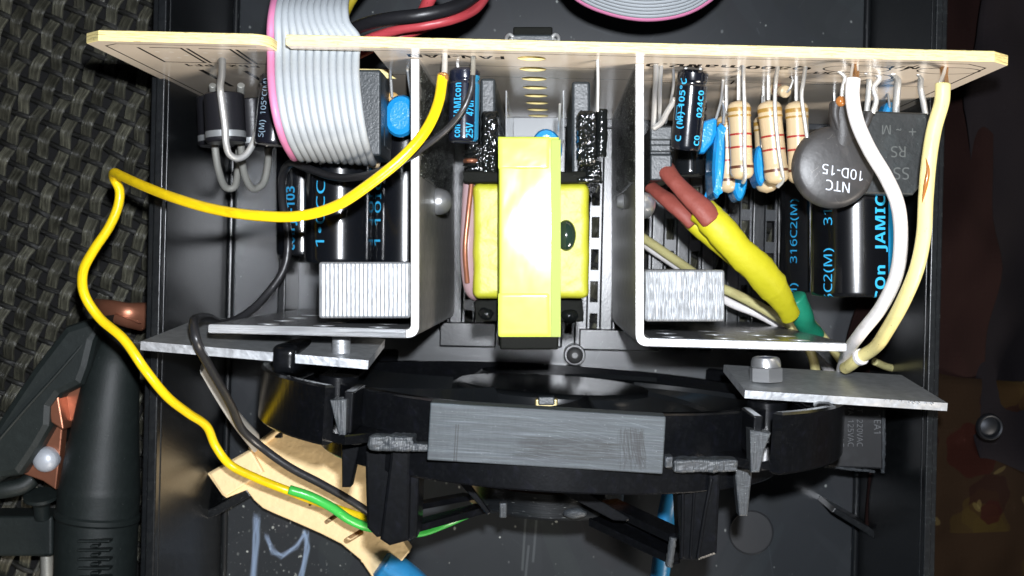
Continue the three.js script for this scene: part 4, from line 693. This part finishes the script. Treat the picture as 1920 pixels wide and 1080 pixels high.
wire('blue_wire', 'blue tube at the end of the cream plastic bracket', [[716, 1056, 12], [744, 1072, 11], [778, 1100, 9], [810, 1140, 7]], 3.6, M.blue, { seg: 40 });

// ---------------------------------------------------------------- ribbon cables
{
  const t = thing('ribbon_cable', 'grey ribbon cable with one pink wire threaded through the board', 'ribbon cable', P(590, 200, 50));
  for (let i = 0; i < 12; i++) {
    const q = i / 11, L = (a, b) => lerp(a, b, q), k = Math.max(0, (i - 6) / 5);
    const pts = [P(L(528, 664), -60, 66), P(L(518, 650), -14, 74), P(L(511, lerp(640, 646, k)), 20, 79), P(L(508, 650), 44, 80), P(L(507, 670), 72, 80.2), P(L(508, 667), 104, 80.6), P(L(509, 667), 150, 83), P(L(513, 671), 190, 84), P(L(520, 676), 226, 83.6), P(L(530, 682), 258, 80.5), P(L(543, 690), 284, 74), P(L(552, 698), lerp(296, 304, q), 64), P(L(556, 700), lerp(290, 300, q), 54), P(L(560, 700), 276, 46)];
    part('wire', sweep(pts, 0.70, 110, 10), i ? M.ribbonGrey : M.ribbonPink, t, i ? null : 'pink marked wire');
  }
  const u = thing('ribbon_cable', 'second grey ribbon cable hanging in an arc at the top edge', 'ribbon cable', P(1215, 10, 50));
  for (let i = 0; i < 12; i++) {
    const o = -i * 6.4, h = 52 + i * 0.95;
    part('wire', sweep(pxs([[1030 + i * 3, -70 + o, h - 6], [1080 + i * 2, -6 + o, h - 2], [1140, 22 + o, h], [1215, 34 + o, h + 1], [1290, 21 + o, h], [1345 - i * 2, -14 + o, h - 2], [1390 - i * 3, -70 + o, h - 6]]), 0.68, 60, 10), i ? M.ribbonGrey : M.ribbonPink, u, i ? null : 'pink marked wire');
  }
}

// ---------------------------------------------------------------- the two aluminium strips and their bolts
{
  const plate = (q, th) => { const n = q[1].clone().sub(q[0]).cross(q[3].clone().sub(q[0])).normalize(); if (n.z < 0) n.negate(); return hexa(q.map((v) => v.clone().addScaledVector(n, -0.01)), q.map((v) => v.clone().addScaledVector(n, th))); };
  const a = thing('aluminium_strip', 'grey aluminium strip at left under the heatsink flange', 'strip', P(480, 660, 50));
  part('strip', plate([P(264, 640, 71), P(691, 676, 71), P(722, 636, 52), P(386, 592, 34)], 1.55), [M.strip, M.aluCut], a);
  part('bolt', rod(P(640, 628, 66), P(640, 664, 66), K(17, 66), 20), M.aluCut, a);
  const b = thing('aluminium_strip', 'grey aluminium strip at right carrying a lock nut', 'strip', P(1570, 720, 50));
  part('strip', plate([P(1397, 732, 70), P(1777, 756, 70), P(1690, 703, 42), P(1357, 684, 46)], 1.4), [M.strip, M.aluCut], b);
  const burr = []; for (let i = 0; i < 9; i++) { const q = P(1660 + i * 11 + rr(-4, 4), 750 + i * 0.9, 70); burr.push(new THREE.SphereGeometry(rr(0.15, 0.34), 8, 6).translate(q.x, q.y - 0.05, q.z)); } part('burrs', burr, M.aluCut, b);
  const n0 = P(1436, 715, 62), dz = V(0, 0, -1), nut = part('lock_nut', turned([[0, 0], [3.0, 0], [3.15, 0.25], [3.15, 2.5], [2.8, 2.75]], n0, n0.clone().add(V(0, 0, -4.7)), 6), M.steel, b);
  part('collar', turned([[2.75, 2.7], [2.7, 3.6], [2.45, 4.3], [2.1, 4.5], [2.0, 4.2]], n0, n0.clone().add(V(0, 0, -4.7)), 28), M.steel, nut);
  part('nylon_ring', turned([[2.04, 4.15], [1.6, 4.4], [0.9, 4.3], [0, 3.9]], n0.clone(), n0.clone().add(V(0, 0, -4.7)), 24), mat({ color: rgb(0.03, 0.05, 0.14), roughness: 0.35 }), nut);
  part('bolt', rod(n0.clone().add(V(0.2, -1, 1)), n0.clone().add(V(0.2, -1, 11)), 1.5, 18), M.steel, b);
}

// ---------------------------------------------------------------- the fan
{
  const cx = 0.6, cy = 45, t = thing('cooling_fan', 'black plastic cooling fan standing on its edge in front of the board', 'fan', V(cx, 0, 26)), tw = -0.06;
  const turnFan = (g) => { g.translate(-cx, 0, -26); g.rotateY(tw); g.translate(cx, 0, 26); return g; };
  const TP = (x, y, z) => V(cx + x, cy + y, z);
  const fp = (name, g, m, par = t, label) => part(name, [].concat(g).map((q) => turnFan(clean(q))), m, par, label);
  const fq = (name, g, m, par = t) => part(name, g, m, par);
  // shroud ring round the fan axis (z)
  const ringProf = (ro, ri, z0, z1) => { const g = new THREE.LatheGeometry([[ri, z0], [ro - 0.3, z0], [ro, z0 + 0.3], [ro, z1 - 0.3], [ro - 0.3, z1], [ri, z1], [ri, z0]].map(([r, y]) => new THREE.Vector2(r, y)), 96).toNonIndexed(); g.computeVertexNormals(); g.rotateX(Math.PI / 2); const h = creased(g, 0.6); h.translate(cx, cy, 0); return boxUV(h); };
  const shroud = fp('shroud', [ringProf(44.6, 42.4, 23, 36.2)], M.fanPlastic);
  // outer frame ring, open at the top where it is cut off
  const arc = (a0, a1, ro, ri) => { const A = [], B = [], N = 60; for (let i = 0; i <= N; i++) { const a = lerp(a0, a1, i / N); A.push([cx + Math.sin(a) * ro, cy + Math.cos(a) * ro]); B.push([cx + Math.sin(a) * ri, cy + Math.cos(a) * ri]); } return poly(A.concat(B.reverse())); };
  fp('outer_ring', upright(arc(-0.72, -2.42, 56.2, 54.2), 21.5, 9.8, 0.4), M.fanPlastic);
  fp('outer_ring', upright(arc(0.72, 2.42, 56.2, 54.2), 21.5, 10.2, 0.4), M.fanPlastic);
  fp('back_web', upright(arc(-0.66, -2.4, 54.3, 44.4), 29.3, 1.6, 0.2), M.fanPlastic); fp('back_web', upright(arc(0.66, 2.4, 54.3, 44.4), 29.6, 1.6, 0.2), M.fanPlastic);
  for (const s of [-1, 1]) {
    fp('bolt_boss', rod(V(cx + s * 38.8, 65, 22), V(cx + s * 38.8, 65, 29.3), 3.6, 24), M.fanPlastic);
    fp('ear_web', box(cx + s * 45.4 - 0.8, cx + s * 45.4 + 0.8, 58, 70, 22.4, 29.3, 0.3), M.fanPlastic); fp('ear_web', box(cx + s * 33.4 - 0.8, cx + s * 33.4 + 0.8, 74, 86, 22.4, 29.3, 0.3), M.fanPlastic);
  }
  fp('ear_lobe', lump(-49.4, -44.6, 50, 71.5, 16.6, 22, 1.6, 14, 0.02, 1), M.fanPlastic); fp('ear_lobe', lump(46.0, 50.4, 50, 72, 21.0, 27.6, 1.6, 14, 0.02, 1), M.fanPlastic);
  // sanded flat across the top, and cut stubs at both sides
  const padTop = 90.6, p0 = P(804, 762, padTop), p1 = P(1247, 872, padTop);
  { const g = box(p0.x, p1.x, padTop - 4.6, padTop, 22.8, 32, 0.25), q = g.attributes.position; for (let i = 0; i < q.count; i++) g.attributes.uv.setXY(i, (q.getX(i) - p0.x) / (p1.x - p0.x), (q.getZ(i) - 22.8) / 9.2 + (q.getY(i) < padTop - 0.3 ? 0.3 : 0)); fp('sanded_flat', g, M.sanded, t, 'scratched sanded grey flat on the rim'); }
  fq('cut_edge', lumpPx(690, 818, 776, 846, 88, 4, 0.4, 24, 0.3, 1.1), M.cut); fq('cut_edge', lumpPx(770, 832, 803, 847, 88, 3, 0.3, 16, 0.15, 1.6), M.cut);
  fq('cut_edge', lumpPx(1264, 862, 1384, 886, 88, 4, 0.4, 24, 0.26, 1.2), M.cut); fq('cut_edge', lumpPx(1246, 856, 1262, 878, 88, 3, 0.3, 16, 0.12, 1.6), M.cut);
  const scrape = (list, h) => fq('scraped_patch', slab(list, h, 4, 0.2), M.cut);
  scrape([[618, 750], [650, 748], [648, 822], [636, 820]], 87); scrape([[1406, 806], [1446, 812], [1434, 842], [1424, 886], [1408, 886]], 88);
  // cut off locating pins
  const pin = (x0, x1, y0, x2, x3, y1, h, m) => fq('locating_pin', slab([[x0, y0], [x1, y0], [x3, y1], [x2, y1]], h, 3.4, 0.25), m);
  pin(640, 676, 828, 641, 657, 914, 76, M.fanPlastic); pin(1377, 1411, 878, 1386, 1402, 968, 79, M.cut);
  const stub = P(662, 828, 79); fq('pin_stub', rough(boxPx(652, 816, 682, 836, 79.5, 3, 0.8), 0.15, 1.5), M.cut);
  // legs standing off the ring towards the motor mount
  const leg = (x0, x1, y0, y1, h, sk) => { const a = P(x0, y0, h), b = P(x1, y1, h); const l = fq('leg', [hexa([V(a.x, h, a.z), V(b.x, h, a.z), V(b.x - sk, h, b.z), V(a.x + sk * 0.6, h, b.z)], [V(a.x, h - 2, a.z), V(b.x, h - 2, a.z), V(b.x - sk, h - 2, b.z), V(a.x + sk * 0.6, h - 2, b.z)])], M.fanPlastic); return [l, a, b]; };
  {
    const l = fq('leg', [slab([[684, 846], [736, 846], [734, 1004], [706, 1008], [688, 990]], 80, 7, 0.4), slab([[733, 842], [770, 842], [766, 1014], [730, 1024], [712, 1012]], 83.2, 10, 0.5)], M.fanPlastic);
    fq('leg_rib', slab([[767, 872], [786, 878], [782, 1008], [764, 1016]], 82, 9, 0.5), M.fanPlastic, l);
    const r = fq('leg', [slab([[1268, 900], [1290, 884], [1352, 884], [1344, 1040], [1310, 1052], [1276, 1050]], 80.6, 8, 0.5)], M.fanPlastic);
    for (const [a, b, w] of [[1280, 1278, 8], [1303, 1294, 6], [1334, 1308, 8]]) fq('leg_rib', sweep(pxs([[a, 898, 81.2], [(a + b) / 2 + 1, 960, 81.2], [b, 1046, 81.2]]), K(w / 2, 81), 24, 10), M.fanPlastic, r);
    fq('torn_edge', rough(sweep(pxs([[1262, 1008, 81], [1259, 1030, 81], [1254, 1062, 81]]), 0.65, 24, 8), 0.2, 2), M.cut, r);
  }
  // motor mount and its struts
  const mount = (r, z0, z1, m, name) => fp(name, turned([[0, 0], [r - 0.4, 0], [r, 0.4], [r, z1 - z0 - 0.5], [r - 0.5, z1 - z0], [0, z1 - z0]], V(cx, 44, z0), V(cx, 44, z1), 64), m);
  mount(15.4, 42, 47.3, M.casePlastic, 'motor_mount');
  fp('motor_board', turned([[0, 0], [17.6, 0], [17.6, 1.2], [0, 1.2]], V(cx, 44, 39.6), V(cx, 44, 40.8), 48), mat({ color: rgb(0.035, 0.012, 0.006), roughness: 0.4 }));
  fp('gold_ring', turned([[16.4, 0], [16.7, 0], [16.7, 0.35], [16.4, 0.35]], V(cx, 44, 41.1), V(cx, 44, 41.5), 48), mat({ color: rgb(0.5, 0.36, 0.12), metalness: 1, roughness: 0.35 }));
  const beam = (list, lift, h) => fq('strut', list, M.fanPlastic);
  const bar = (A, B, w, hh) => { const d = B.clone().sub(A).normalize(), n = V(0, 0, 1), s = n.clone().cross(d).normalize(), q = (C) => [C.clone().addScaledVector(n, -w / 2).addScaledVector(s, -hh / 2), C.clone().addScaledVector(n, w / 2).addScaledVector(s, -hh / 2), C.clone().addScaledVector(n, w / 2).addScaledVector(s, hh / 2), C.clone().addScaledVector(n, -w / 2).addScaledVector(s, hh / 2)]; return hexa(q(A), q(B)); };
  const hubL = P(905, 956, 58), hubR = P(1125, 968, 58);
  beam([bar(P(905, 952, 58), P(766, 990, 74), 1.2, 3.6), bar(P(880, 930, 54), P(770, 950, 68), 1.0, 3)]);
  beam([bar(P(1120, 976, 58), P(1266, 1044, 74), 1.4, 4.2), bar(P(1140, 944, 58), P(1272, 1006, 74), 1.4, 4.2), bar(P(1130, 962, 55), P(1270, 1028, 70), 5.5, 1.4)]);
  for (const s of [-1, 1]) beam([bar(V(cx + s * 11, 34, 45), V(cx + s * 30, 14, 40), 4, 3)]);
  const fin = (list, h) => fq('guide_fin', slab(list, h, 1.1, 0.2), M.fanPlastic);
  fin([[852, 896], [872, 896], [920, 962], [914, 966]], 70); fin([[1048, 922], [1092, 918], [1182, 972], [1176, 978], [1150, 976]], 68);
  fq('clip', rough(boxPx(936, 943, 950, 972, 61, 2, 0.3), 0.1, 1), M.cut); fq('glue', rough(new THREE.SphereGeometry(1, 18, 14).scale(2.2, 1.1, 1.0).translate(...P(1078, 962, 61).toArray()), 0.35, 1.4), M.cut);
  // rotor: hub and seven swept blades
  const rotor = fp('rotor_hub', turned([[0, 0], [18.6, 0], [19.8, 0.8], [20, 2], [20, 12]], V(cx, cy, 23.2), V(cx, cy, 35.4), 64), M.blade);
  fq('hub_slot', [boxPx(1003, 748, 1046, 768, 66.6, 2.2, 0.3)], mat({ color: rgb(0.30, 0.25, 0.12), metalness: 0.6, roughness: 0.35 }), rotor);
  fq('hub_slot', [boxPx(1009, 744, 1040, 760, 67, 2.2, 0.3)], M.moulded, rotor);
  for (let k = 0; k < 7; k++) {
    const a0 = k / 7 * Math.PI * 2 + 0.62, pos = [], idx = [], NR = 10, NA = 10, uv = [];
    for (const side of [0, 1]) for (let i = 0; i <= NR; i++) for (let j = 0; j <= NA; j++) { const f = i / NR, r = lerp(19.6, 41.6, f), a = a0 + (j / NA - 0.5) * lerp(0.62, 0.86, f) - 0.35 * f, tw2 = lerp(11, 9, f), z = 28.4 + (j / NA - 0.5) * tw2 + side * 0.9 + Math.sin(j / NA * Math.PI) * 0.8; pos.push(cx + Math.sin(a) * r, cy + Math.cos(a) * r, z); uv.push(f * 2, j / NA * 2); }
    const w = NA + 1, q = (NR + 1) * w;
    for (let i = 0; i < NR; i++) for (let j = 0; j < NA; j++) { const a = i * w + j, b = a + w; idx.push(a, a + 1, b, b, a + 1, b + 1, q + a, q + b, q + a + 1, q + b, q + b + 1, q + a + 1); }
    for (let i = 0; i < NR; i++) for (const j of [0, NA]) { const a = i * w + j, b = a + w; idx.push(a, b, q + a, q + a, b, q + b); }
    for (let j = 0; j < NA; j++) for (const i of [0, NR]) { const a = i * w + j, b = a + 1; idx.push(a, b, q + a, q + a, b, q + b); }
    const g = new THREE.BufferGeometry(); g.setAttribute('position', new THREE.Float32BufferAttribute(pos, 3)); g.setAttribute('uv', new THREE.Float32BufferAttribute(uv, 2)); g.setIndex(idx); const h = g.toNonIndexed(); h.computeVertexNormals();
    fp('blade', creased(h, 0.6), M.blade);
  }
}

// ---------------------------------------------------------------- cream bracket with slots
{
  const h = 13, t = thing('plastic_bracket', 'cream plastic bracket with a row of slots lying at lower left', 'bracket', P(560, 920, 0));
  const out = [[388, 888], [404, 879], [470, 842], [500, 816], [540, 790], [600, 800], [690, 830], [700, 900], [720, 960], [768, 1034], [752, 1054], [727, 1082], [700, 1086], [676, 1050], [640, 1020], [600, 1000], [550, 978], [512, 962], [493, 953], [476, 938], [462, 919], [424, 934], [416, 928]];
  const slot = (x, y, l, w, a) => { const c = Math.cos(a), s = Math.sin(a), q = []; for (let i = 0; i < 12; i++) { const th = i / 11 * Math.PI - Math.PI / 2; q.push([l / 2 + Math.cos(th) * w / 2, Math.sin(th) * w / 2]); } for (let i = 0; i < 12; i++) { const th = i / 11 * Math.PI + Math.PI / 2; q.push([-l / 2 + Math.cos(th) * w / 2, Math.sin(th) * w / 2]); } return q.map(([u, v]) => [x + u * c - v * s, y + u * s + v * c]); };
  part('arm', slab(out, h, 5, 0.3, [slot(663, 1006, 31, 16, -0.55), slot(697, 1041, 31, 16, -0.52), slot(622, 972, 24, 13, -0.6), slot(590, 940, 22, 10, -0.6)]), M.beige, t);
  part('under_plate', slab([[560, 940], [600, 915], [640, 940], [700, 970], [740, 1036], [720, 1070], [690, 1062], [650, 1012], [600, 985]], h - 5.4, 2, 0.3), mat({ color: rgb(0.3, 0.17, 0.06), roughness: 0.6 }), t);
  part('step', slab([[392, 888], [406, 880], [470, 844], [494, 886], [424, 931], [416, 926]], h + 1.6, 1.58, 0.4), M.beige, t);
  part('ridge', sweep(pxs([[470, 842, 13.4], [496, 826, 13.6], [530, 800, 13.4]]), 0.8, 16, 8), M.beige, t);
  part('foot', slab([[470, 900], [540, 860], [580, 890], [540, 930], [500, 930]], 7.5, 7.4, 0.3), M.beige, t);
}
// ---------------------------------------------------------------- black tag by the right wall
{
  const h = 30, c = P(1600, 820, h), t = thing('relay_box', 'black box with raised lettering beside the right wall of the case', 'relay', c);
  const list = [[1548, 762], [1656, 766], [1656, 880], [1552, 876]];
  const S = 16, face = (bump) => canvasTex(1024, 1024, (cc, w) => {
    seed = 61; cc.fillStyle = bump ? '#000' : '#151618'; cc.fillRect(0, 0, w, w);
    if (!bump) { for (let i = 0; i < 80; i++) { cc.fillStyle = `rgba(100,100,104,${rr(0.02, 0.08)})`; cc.beginPath(); cc.ellipse(rr(0, w), rr(0, w), rr(10, 120), rr(6, 60), rr(0, 3), 0, 7); cc.fill(); } }
    const q = (px, py) => { const p = P(px, py, h); return [(p.x - c.x + S / 2) / S * w, (p.z - c.z + S / 2) / S * w]; }; cc.fillStyle = bump ? '#fff' : '#6a6c6e'; cc.textAlign = 'center'; cc.textBaseline = 'middle';
    const put = (str, px, py, size) => { cc.save(); cc.translate(...q(px, py)); cc.rotate(Math.PI / 2); cc.font = `${size / S * w * 1.36}px sans-serif`; cc.fillText(str, 0, 0); cc.restore(); };
    put('250VAC', 1577, 812, 1.25); put('125VAC', 1595, 812, 1.25); put('220VAC', 1612, 812, 1.25); put('1EA1', 1645, 796, 1.5); put('7A', 1577, 770, 1.2); put('7A', 1595, 770, 1.2); put('T', 1612, 770, 1.2);
  }, false);
  const g = slab(list, h, 20, 0.4), p = g.attributes.position; for (let i = 0; i < p.count; i++) g.attributes.uv.setXY(i, (p.getX(i) - c.x + S / 2) / S, (p.getZ(i) - c.z + S / 2) / S);
  const bt = face(true); bt.colorSpace = THREE.NoColorSpace;
  part('housing', g, mat({ map: face(false), bumpMap: bt, bumpScale: 0.00025, roughness: 0.5 }), t);
  part('flash_edge', rough(sweep(pxs([[1656, 768, 29.6], [1657, 830, 29.8], [1655, 886, 29.2]]), 0.45, 40, 8), 0.25, 2), M.cut, t); part('flash_edge', rough(sweep(pxs([[1546, 874, 29.6], [1600, 880, 29.8], [1640, 884, 29.6]]), 0.35, 40, 8), 0.25, 2), M.cut, t);
}
// ---------------------------------------------------------------- battery clamp at left
{
  const t = thing('battery_clamp', 'black battery clamp with copper jaws lying left of the case', 'clamp', P(150, 800, 0));
  const tilt = (list, h0, h1, down) => { // a slab whose top rises along the picture's y
    const g = slab(list, h1, down, 0.9), p = g.attributes.position; return g; };
  part('left_handle', slab([[120, 612], [170, 596], [198, 592], [176, 640], [164, 690], [152, 722], [112, 742], [96, 764], [94, 800], [70, 842], [36, 892], [0, 898], [-60, 940], [-60, 880], [0, 780], [60, 690]], 24, 18, 1.6), M.clampRubber, t);
  part('handle_ridge', sweep(pxs([[-20, 845, 24.3], [50, 764, 24.4], [110, 698, 24.3], [160, 640, 23.6]]), 0.35, 30, 8), M.clampRubber, t);
  part('right_handle', sweep(pxs([[222, 640, 14], [214, 680, 16], [203, 760, 17], [192, 860, 17], [184, 960, 17], [178, 1100, 17]]), (q) => q < 0.1 ? lerp(3.2, 5.6, Math.sqrt(q / 0.1)) : q < 0.6 ? lerp(5.6, 8.6, (q - 0.1) / 0.5) : 8.7, 80, 28), M.clampRubber, t);
  part('sleeve_ring', sweep(pxs([[184, 962, 17], [183, 970, 17]]), 9.15, 8, 32), M.clampRubber, t);
  for (let i = 0; i < 5; i++) part('grip_bar', boxPx(144, 1013 + i * 17, 205, 1018 + i * 17, 26.6, 2.4, 0.3), M.clampRubber, t);
  for (let i = 0; i < 4; i++) part('grip_bar', boxPx(168, 1022 + i * 17, 184, 1027 + i * 17, 26.6, 2.2, 0.25), M.clampRubber, t);
  const jaw = (g, l) => part('copper_jaw', g, M.copper, t, l);
  jaw(rough(sweep(pxs([[180, 572, 12], [204, 580, 16], [236, 590, 17], [270, 594, 14]]), (q) => lerp(1.4, 3.4, q), 30, 16, () => [1, 0.7]), 0.1, 0.5)); jaw(slab([[214, 588], [262, 606], [258, 604], [222, 592]], 20, 1.2, 0.1));
  jaw(slab([[176, 618], [184, 610], [199, 634], [170, 674], [168, 660]], 16, 4, 0.3));
  jaw(slab([[106, 738], [154, 714], [163, 732], [162, 762], [146, 782], [118, 802], [112, 796]], 19, 3, 0.3));
  jaw(slab([[90, 760], [104, 734], [108, 736], [119, 802], [117, 806], [96, 792]], 23.2, 5, 0.3)); jaw(slab([[94, 796], [117, 800], [112, 856], [104, 918], [80, 902], [36, 886], [60, 850]], 19.5, 3, 0.3));
  const r = P(87, 861, 20); part('rivet', turned([[2.75, -1], [2.75, 0.6], [2.4, 1.4], [1.6, 2.0], [0.8, 2.25], [0, 2.3]], r, r.clone().add(V(0.05, 2.3, 0)), 32), mat({ color: rgb(0.62, 0.66, 0.72), metalness: 0.3, roughness: 0.45, bumpMap: tBlotch, bumpScale: 0.0001 }), t);
  const w0 = P(76, 926, 16), w1 = P(80, 974, 14); part('spring_pin', turned([[0, 0], [3.6, 0.2], [3.7, 0.9], [2.4, 1.9], [1.8, 2.6], [1.7, 6.0], [0, 6.1]], w0, w1, 28), M.clampRubber, t);
  part('hinge_block', boxPx(-40, 968, 98, 1044, 14, 10, 0.8), M.clampRubber, t); part('spring_arm', sweep(pxs([[-30, 922, 18], [10, 918, 18], [44, 910, 17], [60, 898, 16]]), 1.9, 24, 12), M.clampRubber, t);
  part('peg', rod(P(88, 1040, 8), P(88, 1100, 8), 1.4, 16), M.solder, t);
}
// ---------------------------------------------------------------- the flash's own glowing window, beside the lens
{
  const fl = thing('flash_lamp', 'small round white flash lamp above the case, beside the lens', 'lamp', V(4, 281.3, -14));
  part('glowing_window', new THREE.CylinderGeometry(2.4, 2.4, 0.5, 24).translate(4, 281.8, -14), new THREE.MeshStandardMaterial({ color: 0xffffff, emissive: 0xffffff, emissiveIntensity: 2 }), fl);
  const cl = new THREE.Mesh(new THREE.BoxGeometry(0.5, 0.5, 0.01), new THREE.MeshStandardMaterial({ color: 0xffffff, emissive: 0xfff0dd, emissiveIntensity: 0.6 }));
  cl.name = 'room_lamp'; cl.position.copy(roomLamp.position); cl.quaternion.copy(roomLamp.quaternion); cl.translateZ(0.012 * 1); tag(cl, 'square lamp panel of the room, out of the picture', 'lamp'); scene.add(cl);
}
renderer.setSize(1024, 576);
renderer.render(scene, camera);
